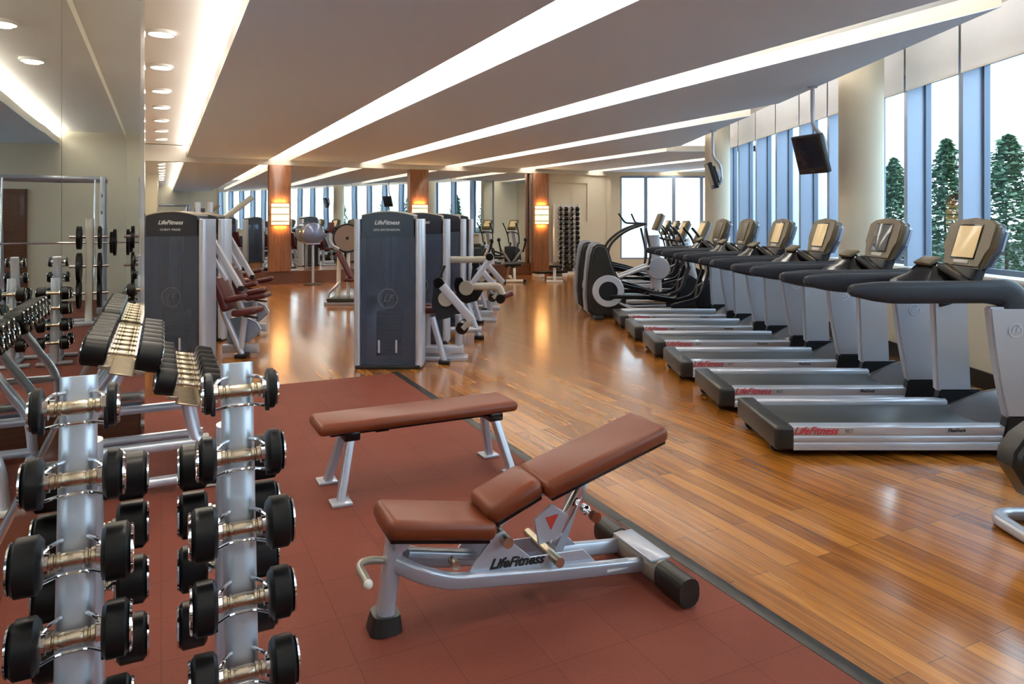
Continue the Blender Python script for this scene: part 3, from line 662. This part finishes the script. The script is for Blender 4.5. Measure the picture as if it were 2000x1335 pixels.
def press_machine(loc, lab, l2, g, full=True):
    s = thing('press_machine', lab, 'weight machine', loc, 0, g); tower(s, l2)
    MB().bar([(.25, .45, 1.33), (.56, .45, .8)], .05, .07, .012).build('press_arm', 'silver', s)
    MB().bar([(.25, .38, 1.2), (.44, .38, .88)], .035, .045, .01).build('counter_arm', 'silver', s)
    MB().box(-.02, .03, -.04, .04, -.03, .03, .008, T=TL(.57, .45, .78)).build('arm_cap', 'rubber', s)
    MB().box(-.045, .045, -.15, .15, -.2, .2, .035, 3, TL(.36, .5, .72) @ R('y', -20)).build('backrest', 'maroon', s)
    MB().box(-.14, .14, -.15, .15, -.035, .035, .03, 3, TL(.63, .5, .52) @ R('y', -8)).build('seat', 'maroon', s)
    for q, z in ((.38, .68), (.7, .72)): MB().box(-.12, .12, -.05, .05, -.035, .035, .032, 3, TL(.55 if q < .5 else .65, q, z) @ R('y', -12)).build('arm_pad', 'maroon', s)
    MB().tube([(.62, .4, .48), (.78, .4, .46)], .012, 8).build('adjust_lever', 'rubber', s)
    MB().tube([(.36, .45, .55), (.56, .5, .04)], .033, 12).build('front_leg', 'silver', s)
    MB().box(.5, .63, .42, .58, 0, .045, .012).build('foot_cap', 'rubber', s)
    MB().prism([(.34, .12), (.36, .42), (.55, .44), (.68, .38), (.74, .28), (.6, .16)], 'y', .6, .68, .02).build('frame_shield', 'alu', s)
    MB().bar([(.3, .64, .08), (.7, .64, .08)], .09, .1, .02).tube([(.55, .5, .1), (.6, .5, .5)], .035, 10).build('frame', 'silver', s)
    return s
G2 = 'weight machines in the left row'
press_machine((-3.59, 7.45, 0), 'weight tower machine with maroon pads beside the mirrored pier', 'CHEST PRESS', G2)
press_machine((-4.03, 9.0, 0), 'weight tower machine directly behind the one beside the mirrored pier', 'SHOULDER PRESS', G2)
press_machine((-4.75, 10.6, 0), 'weight tower machine third in the left row with a roller bar', 'BICEPS CURL', G2)
# incline hoist behind the left tower
s = thing('incline_machine', 'plate machine with a raised silver arm showing above the left weight tower', 'weight machine', (-5.2, 12.6, 0), ANG)
MB().bar([(.0, 0, 1.5), (.55, 0, 1.95)], .1, .1, .02).build('raised_arm', 'tan', s)
for x in (-.35, -.15): MB().tube([(x, 0, .05), (x, 0, 1.85)], .045, 12).build('post', 'silver', s)
MB().bar([(-.4, 0, 1.55), (.1, 0, 1.55)], .08, .08, .02).build('crossbar', 'silver', s)
MB().tube([(.0, .1, .06), (.0, .1, 1.5)], .04, 10).build('arm_post', 'silver', s)
MB().box(-.6, .6, -.35, -.25, 0, .07, .02).box(-.6, .6, .25, .35, 0, .07, .02).box(-.05, .05, -.3, .3, .0, .07, .02).box(-.4, -.1, -.3, .3, 0, .07, .02).build('base', 'silver', s)
MB().box(.1, .5, -.15, .15, .4, .48, .03, 3).box(.27, .33, -.04, .04, .05, .42).build('seat', 'maroon', s)
# glute / disc machine in front of the far mirror
s = thing('leg_press_machine', 'machine with a large brown disc and black rim left of the middle weight tower', 'weight machine', (-3.25, 13.15, 0), 0)
MB().lathe([(0, -.02), (.24, -.02), (.24, .02), (0, .02)], 36, TL(.2, 0, 1.2) @ R('x', 90)).build('disc', 'discf', s)
MB().lathe([(.24, -.03), (.27, -.03), (.27, .03), (.24, .03), (.24, -.03)], 36, TL(.2, 0.01, 1.2) @ R('x', 90)).build('disc_rim', 'rubber', s)
MB().lathe([(0, -.04), (.025, -.04), (.025, .04), (0, .04)], 16, TL(.2, 0, 1.2) @ R('x', 90)).build('hub', 'rubber', s)
MB().bar([(-.0, .1, .05), (.02, .1, .85)], .07, .07, .02).tube([(.2, .06, .05), (.2, .06, 1.2)], .035, 10).build('post', 'ivory', s)
MB().tube([(-.12, 0, 1.35), (-.12, 0, 1.1), (.05, 0, 1.0)], .03, 10, fil=.08).build('yoke', 'silver', s)
MB().box(-.15, -.05, -.06, .06, 1.3, 1.5, .03, 3).build('head_pad', 'maroon', s)
MB().box(-.035, .035, -.13, .13, -.28, .28, .03, 3, TL(.16, -.05, .72) @ R('y', -26)).build('backrest', 'maroon', s)
MB().box(.15, .55, -.15, .15, .4, .47, .03, 3).build('seat', 'maroon', s)
MB().box(-.1, .7, -.35, .3, .05, .12, .02).build('foot_deck', 'char', s)
MB().bar([(-.15, -.3, .03), (.75, -.3, .03)], .06, .06, .01).bar([(-.15, .3, .03), (.75, .3, .03)], .06, .06, .01).tube([(-.12, -.2, .06), (-.1, -.2, .2), (.1, -.1, .4)], .03, 8).build('base', 'silver', s)
# exercise ball on its ring stand
s = thing('ball_stand', 'slim silver ring stand in front of the far mirror holding the exercise ball', 'stand', W(3.24, 17.24), ANG)
MB().tube([(0, 0, .02), (0, 0, .96)], .03, 12).build('pole', 'silver', s)
MB().lathe([(.15, .96), (.17, .96), (.17, .985), (.15, .985), (.15, .96)], 28).box(-.16, .16, -.012, .012, .955, .97).build('ring', 'silver', s)
MB().lathe([(0, 0), (.22, 0), (.22, .02), (.05, .04), (0, .04)], 28).build('base', 'char', s)
o = MB().lathe([(.27*math.sin(math.pi*k/18), -.27*math.cos(math.pi*k/18)) for k in range(19)], 32).build('exercise_ball', 'ball'); o.location = W(3.24, 17.24, 1.2)
tag(o, 'shiny silver blue exercise ball right of the leftmost walnut pillar', 'exercise ball')
# white frame machines far right back
def bench_machine(loc, rz, lab):
    s = thing('bench_machine', lab, 'exercise machine', loc, rz, 'ivory framed machines near the far wall')
    MB().box(-.22, .22, -.04, .04, .02, .07, .01).bar([(0, 0, .05), (0, 1.3, .05)], .08, .06, .01).tube([(0, 0, .05), (0, .05, .35)], .035, 10).build('base', 'ivory', s)
    for sg in (-1, 1): MB().box(sg*.25-.04, sg*.25+.04, -.05, .05, 0, .08, .015).build('foot_cap', 'rubber', s)
    for sg in (-1, 1):
        MB().bar([(sg*.1, .9, .05), (sg*.04, .75, .45), (sg*.28, .6, .8)], .05, .05, .01).build('frame_tube', 'tan', s)
        MB().tube([(sg*.28, .6, .72), (sg*.34, .55, 1.0)], .022, 10).build('lever', 'rubber', s)
        MB().lathe([(.05*math.sin(math.pi*k/8), -.05*math.cos(math.pi*k/8)) for k in range(9)], 14, TL(sg*.34, .55, 1.03)).build('lever_knob', 'rubber', s)
    MB().box(-.2, .2, .2, .9, .38, .46, .03, 3).tube([(0, .3, .05), (0, .3, .4)], .03, 8).build('seat', 'rubber', s)
    MB().box(-.15, .15, 1.05, 1.12, .3, .85, .03, 3).build('backrest', 'rubber', s)
    return s
bm_ = bench_machine((.06, 17.4, 0), .1, 'ivory framed exercise machine with black levers left of the rightmost walnut pillar')
dup(bm_, (-.75, 16.6, 0), .15, 'ivory framed exercise machine partly hidden behind the middle weight towers')
s = thing('flat_bench', 'low bench with ivory tee foot in front of the far dumbbell tower', 'bench', (1.05, 17.45, 0), -.05)
MB().box(-.2, .2, -.04, .04, .0, .05, .01).bar([(0, 0, .04), (0, 1.1, .04)], .07, .05, .01).box(-.2, .2, 1.06, 1.14, 0, .05, .01).bar([(0, 0, .04), (0, .06, .36)], .07, .07, .01).bar([(0, 1.1, .04), (0, 1.04, .36)], .07, .07, .01).build('frame', 'ivory', s)
MB().box(-.14, .14, -.05, 1.15, .36, .43, .025, 3).build('pad', 'rubber', s)
s = thing('step_platform', 'low black platform at the foot of the rightmost walnut pillar', 'step', W(9.4, 16.7), ANG)
MB().box(-.45, .45, -.2, .2, .1, .16, .02).build('top', 'rubber', s)
for x in (-.35, .35): MB().box(x-.08, x+.08, -.2, .2, 0, .1, .01).build('riser', 'ivory', s)
# ------------------------------------------------------------------ dumbbells
def make_dumbbell(name, L, D, th, hd=.032):
    """handle along x, centred at origin; L overall length, D head diameter, th head thickness"""
    s = thing(name, '', 'dumbbell')
    gx = L/2-th
    MB().lathe([(0, -gx), (hd*.42, -gx), (hd*.42, -gx*.82), (hd*.6, -gx*.8), (hd*.6, -gx*.66), (hd*.46, -gx*.62), (hd*.46, -gx*.58), (hd*.6, -gx*.54), (hd*.6, -gx*.44), (hd*.48, -gx*.4), (hd*.54, -gx*.3), (hd*.54, gx*.3), (hd*.48, gx*.4), (hd*.6, gx*.44), (hd*.6, gx*.54), (hd*.46, gx*.58), (hd*.46, gx*.62), (hd*.6, gx*.66), (hd*.6, gx*.8), (hd*.42, gx*.82), (hd*.42, gx), (0, gx)], 16, R('y', 90)).build('handle', 'steel', s)
    for sg in (-1, 1):
        e = min(.012, th*.25); r = D/2
        h = MB().lathe([(0, 0), (r*.5, 0), (r-e, .002), (r, e), (r, th-e), (r-e, th-.002), (r*.84, th), (0, th-.004)], 32, TL(sg*gx, 0, 0) @ R('y', 90*sg)).build('head', 'rubber', s)
        MB().lathe([(r*.6, th-.003), (r*.64, th+.003), (r*.84, th+.004), (r*.9, th-.001), (r*.6, th-.003)], 32, TL(sg*gx, 0, 0) @ R('y', 90*sg)).lathe([(0, th-.003), (r*.3, th+.001), (0, th+.002)], 24, TL(sg*gx, 0, 0) @ R('y', 90*sg)).build('end_ring', 'chrome', h)
        MB().lathe([(0, -.01), (hd*.8, -.01), (hd*.8, 0), (0, 0)], 16, TL(sg*gx, 0, 0) @ R('y', 90*sg)).build('collar', 'chrome', s)
    return s
protos = {}
def dumbbell(L, D, th, loc, rz, label, group, tilt=0):
    k = (L, D, th)
    if k not in protos: protos[k] = o = make_dumbbell('dumbbell', L, D, th)
    else: o = dup(protos[k], loc)
    o.location = loc; o.rotation_euler = (tilt, 0, rz); o['label'] = label; o['group'] = group; return o
TIER = [1.085, .918, .737, .562, .39, .22]
SIZES = [(.185, .108, .026), (.212, .12, .046), (.25, .134, .066), (.246, .13, .062), (.255, .132, .066), (.26, .134, .066)]
ordn = ['top', 'second', 'third', 'fourth', 'fifth', 'lowest']
POST = [(math.copysign(abs(math.cos(a))**.75, math.cos(a))*.0425, math.copysign(abs(math.sin(a))**.75, math.sin(a))*.033) for a in [2*math.pi*(k+.5)/36 for k in range(36)]]
def stand(cc, side):
    s = thing('dumbbell_stand', '%s of the two upright silver dumbbell stands in the foreground' % side, 'dumbbell stand', W(cc, 2.12), ANG, 'upright dumbbell stands')
    slope = .17
    def by(z): return -(1.14-z)*slope           # local y of the front post face
    # front post (rounded oval extrusion), rear post
    MB().sweep([(0, by(.03)+.02, .03), (0, by(1.145)+.02, 1.145)], POST, (0, 1, 0)).build('front_post', 'post', s)
    MB().sweep([(0, .27, .03), (0, .19, .93)], POST, (0, 1, 0)).build('rear_post', 'post', s)
    MB().box(-.05, .05, -.25, .3, .0125, .05, .015).box(-.17, .17, -.3, -.22, .0125, .05, .015).box(-.17, .17, .22, .3, .0125, .05, .015).build('base', 'silver', s)
    MB().bar([(0, by(.85)+.03, .85), (0, .22, .8)], .06, .05, .01).build('brace', 'silver', s)
    for i, z in enumerate(TIER):
        y0 = by(z)-.014
        for sg in (-1, 1):
            x = sg*.068
            MB().tube([(sg*.028, y0+.006, z+.028), (sg*.05, y0-.035, z+.033), (x, y0-.05, z+.02), (x, y0-.05, z-.045), (x, y0-.052, z-.05)], .0052, 8, fil=.02).build('cradle_hook', 'chrome', s)
            MB().box(x-.006, x+.006, y0-.075, y0-.055, z-.055, z+.0, .003).build('cradle_lip', 'plastic', s)
        MB().tube([(-.068, y0-.052, z-.045), (-.03, y0-.018, z-.045), (.03, y0-.018, z-.045), (.068, y0-.052, z-.045)], .0048, 8, fil=.02).build('cradle_bar', 'chrome', s)
        L, D, th = SIZES[i]
        dumbbell(L, D, th, W(cc, 2.12+y0-.045, z+.0), ANG, 'black dumbbell with chrome ends, %s on the front of the %s stand' % (ordn[i], side.lower().replace('most', '')), 'dumbbells on the upright stands')
    for i, z in enumerate((.775, .62, .445, .26)):
        yb = .2+.28*(.93-z)*.3+.045
        for sg in (-1, 1): MB().tube([(sg*.03, yb-.02, z+.02), (sg*.068, yb+.03, z+.02), (sg*.068, yb+.03, z-.045)], .0052, 8, fil=.02).build('cradle_hook', 'chrome', s)
        dumbbell(.295, .14, .085, W(cc+.005, 2.12+yb+.06, z), ANG, 'black dumbbell on the back of the %s stand, %s from the top' % (side.lower().replace('most', ''), ['first', 'second', 'third', 'fourth'][i]), 'dumbbells on the back of the upright stands')
stand(-.19, 'Leftmost'); stand(.191, 'Rightmost')
# ------------------------------------------------------------------ two tier dumbbell rack along the mirror
s = thing('dumbbell_rack', 'two tier silver dumbbell rack standing along the left mirror', 'dumbbell rack', W(0, 4.35), ANG)
RL = 1.15
def tray(cx, z, tilt):
    T = TL(cx, 0, z) @ R('y', tilt)
    MB().box(-.115, -.06, 0, RL, -.01, .01, .003, 1, T).box(.06, .115, 0, RL, -.01, .01, .003, 1, T).box(-.06, .06, 0, RL, -.032, -.022, .003, 1, T).box(-.064, -.056, 0, RL, -.03, .01, 0, 1, T).box(.056, .064, 0, RL, -.03, .01, 0, 1, T).build('tray', 'steel', s)
tray(-.19, .74, 14); tray(.14, .54, 14)
for y in (.12, RL-.1):
    MB().tube([(-.2, y, .7), (-.32, y, .5), (-.45, y, .3), (-.47, y, .04)], .03, 12, fil=.2).build('rear_leg', 'post', s)
    MB().tube([(.13, y, .5), (.17, y, .3), (.19, y, .27)], .028, 12).build('tray_arm', 'post', s)
    MB().tube([(-.46, y, .27), (.2, y, .27)], .03, 12).build('cross_tube', 'post', s)
    MB().tube([(-.48, y, .07), (.26, y, .07)], .03, 12).build('foot_tube', 'post', s)
    MB().tube([(.19, y, .27), (.22, y, .09)], .028, 12).build('front_leg', 'post', s)
    MB().box(.2, .3, y-.05, y+.05, .014, .045, .008).box(-.53, -.43, y-.05, y+.05, .014, .045, .008).build('foot_plate', 'ivory', s)
RK = ['nearest', 'second', 'third', 'fourth', 'fifth', 'sixth', 'seventh']
for row, (cx, z, n, st_, L, D, th) in enumerate(((-.19, .8, 7, .169, .39, .165, .125), (.14, .6, 7, .163, .345, .15, .105))):
    for k in range(n):
        b = 4.35+.07+k*st_
        dumbbell(L, D, th, W(cx, b, z+.015), ANG, 'black dumbbell on the %s tier of the mirror-side rack, %s to the camera' % (('upper', 'lower')[row], RK[k]), 'dumbbells on the two tier rack')
for o in COL.objects:
    if o.get('group') == 'dumbbells on the two tier rack':
        o.rotation_mode = 'XYZ'; o.rotation_euler = (0, math.radians(12), ANG)
# ------------------------------------------------------------------ flat bench
s = thing('flat_bench', 'flat weight bench with oxblood pad and four splayed silver legs on the red mat', 'bench', W(.85, 4.03), ANG)
MB().box(-.09, 1.12, -.15, .15, .37, .435, .03, 4).build('pad', 'vinyl', s)
MB().bar([(0, 0, .35), (1.05, 0, .35)], .06, .04, .008).box(.25, .33, -.05, .05, .33, .37, .005).build('spine', 'gloss', s)
for x, dx in ((.1, -.08), (.98, .08)):
    MB().box(x-.045, x+.045, -.12, .12, .32, .37, .008).build('leg_bracket', 'gloss', s)
    for sg in (-1, 1):
        MB().bar([(x, sg*.08, .34), (x+dx, sg*.17, .015)], .06, .04, .006, up=(1, 0, 0)).build('leg', 'silver', s)
        MB().box(x+dx-.055, x+dx+.055, sg*.18-.055, sg*.18+.055, .0125, .028, .004).build('foot_plate', 'silver', s)
# ------------------------------------------------------------------ adjustable bench
s = thing('adjustable_bench', 'adjustable incline bench with raised oxblood back pad on the red mat in front', 'bench', W(.762, 2.605), ANG-math.radians(2))
c0 = .762
def padbox(x0, z0, x1, z1, hw, th, name, round_=.03):
    L = math.hypot(x1-x0, z1-z0); a = math.degrees(math.atan2(z1-z0, x1-x0))
    MB().box(0, L, -hw, hw, -th/2, th/2, round_, 4, TL(x0, 0, z0) @ R('y', -a)).build(name, 'vinyl', s)
    MB().box(.02, L-.02, -hw+.02, hw-.02, -th/2-.012, -th/2+.004, .003, 1, TL(x0, 0, z0) @ R('y', -a)).build('pad_board', 'gloss', s)
padbox(-.025, .425, .405, .345, .128, .075, 'seat_pad', .03)
padbox(.375, .395, .61, .485, .115, .08, 'hip_pad', .034)
padbox(.61, .465, 1.2, .635, .138, .074, 'back_pad', .03)
leg = MB().bar([(-.01, 0, .05), (.03, 0, .33)], .085, .06, .02, up=(1, 0, 0)).build('front_leg', 'silver', s)
MB().bar([(-.01, 0, .0125), (-.006, 0, .075)], .125, .12, .035, up=(1, 0, 0), scale=[1.05, .85]).build('front_foot', 'char', s)
for sg in (-1, 1):
    y = sg*.095
    MB().bar(fillet([(.03, sg*.03, .26), (.1, y, .235), (.22, y, .182), (.65, y, .125), (1.1, y, .075)], .1), .035, .062, .012, up=(0, 0, 1)).build('side_rail', 'silver', s)
    g = MB().prism([(.17, .16), (.3, .2), (.4, .32), (.445, .33), (.49, .27), (.56, .205), (.8, .19), (.86, .13)], 'y', y-.004-.012*sg, y+.004-.012*sg, .001, 1).build('gusset', 'silver', s)
    if sg < 0: text('maker_lettering', 'LifeFitness', .053, 'ink', g, TL(.5, y+.006, .2) @ R('y', 5) @ FRONT, .35, .0008, .0016, 1.05)
MB().box(.9, 1.0, -.1135, -.1125, .085, .13).build('warning_sticker', 'sticker', s)
MB().bar([(1.12, -.36, .075), (1.12, .275, .075)], .085, .1, .035).build('rear_crossbar', 'tan', s)
for a, b in ((-.37, -.2), (.13, .28)): MB().bar([(1.12, a, .075), (1.12, b, .075)], .095, .112, .04).build('rear_foot_cap', 'char', s)
MB().box(1.07, 1.17, -.18, .11, .12, .132, .004).build('rear_plate', 'silver', s)
MB().lathe([(0, -.13), (.022, -.13), (.022, .13), (0, .13)], 16, TL(.445, 0, .3) @ R('x', 90)).lathe([(0, -.15), (.02, -.15), (.02, .15), (0, .15)], 16, TL(.66, 0, .19) @ R('x', 90)).build('pivot_tube', 'steel', s)
MB().bar([(.6, 0, .42), (.45, 0, .33)], .05, .035, .008).bar([(.45, 0, .36), (1.1, 0, .57)], .05, .03, .008).build('back_frame', 'silver', s)
MB().bar([(.9, 0, .5), (.7, 0, .2)], .035, .04, .008).build('ladder_strut', 'chrome', s)
MB().bar([(.83, .03, .38), (.72, .03, .12)], .05, .05, .01).build('strut_sleeve', 'silver', s)
MB().lathe([(0, 0), (.02, 0), (.02, .03), (.012, .04), (.012, .09), (0, .09)], 16, TL(.84, -.02, .33) @ R('x', 90)).build('pull_pin', 'chrome', s)
MB().lathe([(0, 0), (.022, 0), (.022, .03), (0, .03)], 16, TL(.84, -.1, .33) @ R('x', 90)).build('pin_knob', 'vinyl', s)
MB().prism([(.62, .22), (.6, .33), (.68, .38), (.76, .32), (.72, .24)], 'y', -.04, -.032, .002, 1).build('strut_plate', 'silver', s)
MB().prism([(.65, .33), (.71, .335), (.675, .275)], 'y', -.0425, -.0402).build('warning_triangle', 'sred', s)
MB().tube([(.02, 0, .26), (-.06, 0, .28), (-.105, 0, .275), (-.105, -.03, .255)], .014, 10, fil=.04).build('lift_handle', 'tan', s)
MB().tube([(-.105, -.02, .262), (-.09, -.075, .235)], .016, 10).build('handle_grip', 'tan', s)
MB().lathe([(.018*math.sin(math.pi*k/8), -.018*math.cos(math.pi*k/8)) for k in range(9)], 12, TL(-.089, -.08, .232)).build('handle_tip', 'ivory', s)
MB().lathe([(0, -.06), (.03, -.06), (.03, .06), (0, .06)], 18, TL(.045, 0, .345) @ R('x', 90)).build('seat_hinge', 'silver', s)
MB().bar([(.03, 0, .3), (-.0, 0, .42)], .05, .04, .01, up=(1, 0, 0)).build('seat_post', 'silver', s)
MB().bar([(.08, 0, .28), (.35, 0, .22)], .05, .03, .008).build('seat_beam', 'silver', s)
MB().lathe([(0, 0), (.017, 0), (.017, .05), (0, .05)], 14, TL(.25, -.03, .23) @ R('x', 90)).build('seat_pin', 'steel', s)
# ------------------------------------------------------------------ hanging televisions
def tv(x, y, lab, rz):
    s = thing('television', lab, 'television', (x, y, 2.96), 0, 'hanging televisions by the windows')
    z0 = -.92
    MB().tube([(0, 0, 0), (0, 0, -.42), (.12, -.02, -.55), (.14, -.02, -.8), (.1, -.02, -.86)], .022, 12, fil=.08).build('pole', 'silver', s)
    MB().lathe([(0, -.012), (.05, -.012), (.05, 0), (0, 0)], 20).build('ceiling_plate', 'alu', s)
    A = TL(-.03, -.03, -.72) @ R('z', rz) @ R('y', -17)
    MB().box(-.03, .03, -.2, .2, -.21, .21, .012, 2, A).build('casing', 'plastic', s)
    MB().box(.03, .08, -.13, .13, -.14, .14, .02, 2, A).build('rear_casing', 'plastic', s)
    MB().box(-.034, -.029, -.175, .175, -.15, .19, .002, 1, A).build('screen', 'tvscreen', s)
    MB().box(.07, .13, -.04, .04, -.06, .06, .01, 2, A).build('mount', 'silver', s)
    text('lettering', 'PHILIPS', .02, 'greytext', s, A @ TL(-.0305, 0, -.18) @ R('z', -90) @ FRONT)
tv(3.2, 7.55, 'small black television hanging from a bent pole left of the near round column', 22)
tv(3.2, 11.3, 'small black television hanging edge-on from a bent pole above the far treadmills', -6)
# ------------------------------------------------------------------ exercise bike cut by the right frame edge
s = thing('exercise_bike', 'exercise bike cut off by the right edge of the photo, grey foot on the floor', 'exercise bike', (2.44, 3.46, 0), 0)
MB().bar(fillet([(.75, -.17, .035), (.08, -.17, .035), (.02, -.1, .035), (.02, .12, .035), (.08, .19, .035), (.75, .19, .035)], .09), .07, .055, .022).build('rear_foot', 'silver', s)
MB().prism([(-.04, .36), (-.03, .43), (.02, .5), (.12, .57), (.3, .64), (.5, .66), (.6, .5), (.5, .2), (.25, .1), (.06, .2)], 'y', -.09, .09, .035, 3).build('rear_housing', 'char', s)
MB().lathe([(0, 0), (.012, 0), (.012, .01), (0, .01)], 12, TL(.05, -.09, .47) @ R('x', 90)).build('screw_cap', 'gloss', s)
MB().bar([(.4, 0, .06), (.4, 0, .4)], .1, .1, .03, up=(1, 0, 0)).bar([(.1, 0, .04), (1.2, 0, .04)], .1, .06, .02).build('frame', 'silver', s)
MB().bar([(.45, 0, .6), (.55, 0, .95)], .07, .05, .02, up=(1, 0, 0)).build('seat_post', 'chrome', s)
MB().box(.4, .72, -.14, .14, .93, 1.0, .03, 3).build('saddle', 'rubber', s)
MB().bar([(1.1, 0, .05), (1.0, 0, 1.0)], .1, .08, .03, up=(1, 0, 0)).build('mast', 'silver', s)
# ------------------------------------------------------------------ dumbbell tower by the far cream wall
s = thing('dumbbell_stand', 'tall ivory stand holding two columns of dumbbells against the far cream wall', 'dumbbell stand', W(10.38, 17.28), ANG)
MB().box(-.45, -.4, .14, .2, 0, 1.98, .01).box(.36, .42, .14, .2, 0, 1.98, .01).box(-.4, .36, .17, .19, .3, 1.98).box(-.35, .35, -.25, -.18, .0, .06, .01).box(-.4, .4, .1, .18, 0, .06, .01).box(-.03, .03, -.2, .15, 0, .05, .01).build('frame', 'ivory', s)
for cx in (-.2, .17): MB().bar([(cx, .1, .05), (cx, .15, 1.95)], .07, .05, .02, up=(1, 0, 0)).build('post', 'post', s)
tt = ['left', 'right']; ORD = ['first', 'second', 'third', 'fourth', 'fifth', 'sixth', 'seventh', 'eighth', 'ninth', 'tenth', 'eleventh', 'twelfth', 'thirteenth']
for q, cx in enumerate((-.2, .17)):
    for k in range(13):
        z = .22+k*.135
        big = (.3, .132, .1) if k < 7 else (.28, .125, .09)
        dumbbell(*big, W(10.38+cx, 17.28+.04, z), ANG, 'dumbbell in the %s column of the far stand, %s from the floor' % (tt[q], ORD[k]), 'dumbbells on the tall far stand, %s column' % tt[q])
# ------------------------------------------------------------------ things behind the camera that the left mirrors show
s = thing('smith_machine', 'tall silver guided barbell machine with leaning uprights, seen in the left mirror', 'smith machine', W(.45, -2.6, .013), ANG+math.pi)
for x in (-.75, .75):
    MB().bar([(x, -.25, .04), (x, .1, 2.25)], .08, .08, .015, up=(1, 0, 0)).build('upright', 'silver', s)
    MB().tube([(x*.85, -.3, .1), (x*.85, .02, 2.2)], .014, 10).build('guide_rod', 'chrome', s)
    MB().bar([(x, .7, .04), (x, .45, 2.2)], .07, .07, .015, up=(1, 0, 0)).build('rear_upright', 'silver', s)
    MB().bar([(x, -.5, .04), (x, .9, .04)], .09, .08, .015).build('foot', 'silver', s)
    for k in range(6): MB().tube([(x, -.2+k*.045, .5+k*.28), (x*1.0, -.3+k*.045, .56+k*.28)], .014, 8).build('safety_peg', 'silver', s)
MB().tube([(-.8, .1, 2.22), (.8, .1, 2.22)], .04, 12).tube([(-.8, .45, 2.2), (.8, .45, 2.2)], .04, 12).tube([(-.75, .1, 2.22), (-.75, .45, 2.2)], .04, 10).tube([(.75, .1, 2.22), (.75, .45, 2.2)], .04, 10).build('top_frame', 'silver', s)
MB().tube([(-1.05, -.2, 1.15), (1.05, -.2, 1.15)], .016, 12).build('barbell', 'chrome', s)
for i, (x, r) in enumerate(((-.95, .22), (.95, .22), (-.9, .18), (.9, .18))):
    o = MB().lathe([(.03, -.02), (r*.5, -.012), (r*.8, -.012), (r, -.022), (r, .022), (r*.8, .012), (r*.5, .012), (.03, .02), (.03, -.02)], 32, R('y', 90)).build('weight_plate', 'rubber')
    o.location = W(.45-x, -2.6+.2, 1.163); o.rotation_euler = (0, 0, ANG); tag(o, ['outer black plate on the wall end of the guided barbell', 'outer black plate on the window end of the guided barbell', 'inner smaller plate on the wall end of the guided barbell', 'inner smaller plate on the window end of the guided barbell'][i], 'weight plate', 'weight plates on the guided barbell')
s = thing('plate_tree', 'plate storage tree with three levels of pegs, seen in the left mirror', 'plate rack', W(-.25, -.9, .013), ANG)
MB().bar([(0, 0, .04), (0, 0, 1.55)], .1, .1, .02, up=(1, 0, 0)).build('post', 'ivory', s)
MB().box(-.3, .3, -.25, -.17, 0, .06, .01).box(-.3, .3, .17, .25, 0, .06, .01).box(-.05, .05, -.2, .2, 0, .05, .01).build('base', 'silver', s)
for z in (.45, .85, 1.28):
    MB().tube([(-.25, 0, z), (.25, 0, z)], .024, 12).build('peg', 'chrome', s)
    for sg in (-1, 1):
        r = .21 if z < 1 else .17
        o = MB().lathe([(.03, -.02), (r*.5, -.012), (r*.8, -.012), (r, -.022), (r, .022), (r*.8, .012), (r*.5, .012), (.03, .02), (.03, -.02)], 32, R('y', 90)).build('weight_plate', 'rubber')
        o.location = W(-.25+sg*.13, -.9, z); o.rotation_euler = (0, 0, ANG); tag(o, 'black grip weight plate on the %s peg of the plate tree, %s side' % ({.45: 'lowest', .85: 'middle', 1.28: 'top'}[z], 'wall' if sg < 0 else 'window'), 'weight plate', 'weight plates on the plate tree')
# lockers-like cream partition and dark doorway behind the camera (only in reflections)
frame_obj('door_1', MB().box(1.0, 2.0, B0-.001, B0+.04, 0, 2.1), 'woodh')
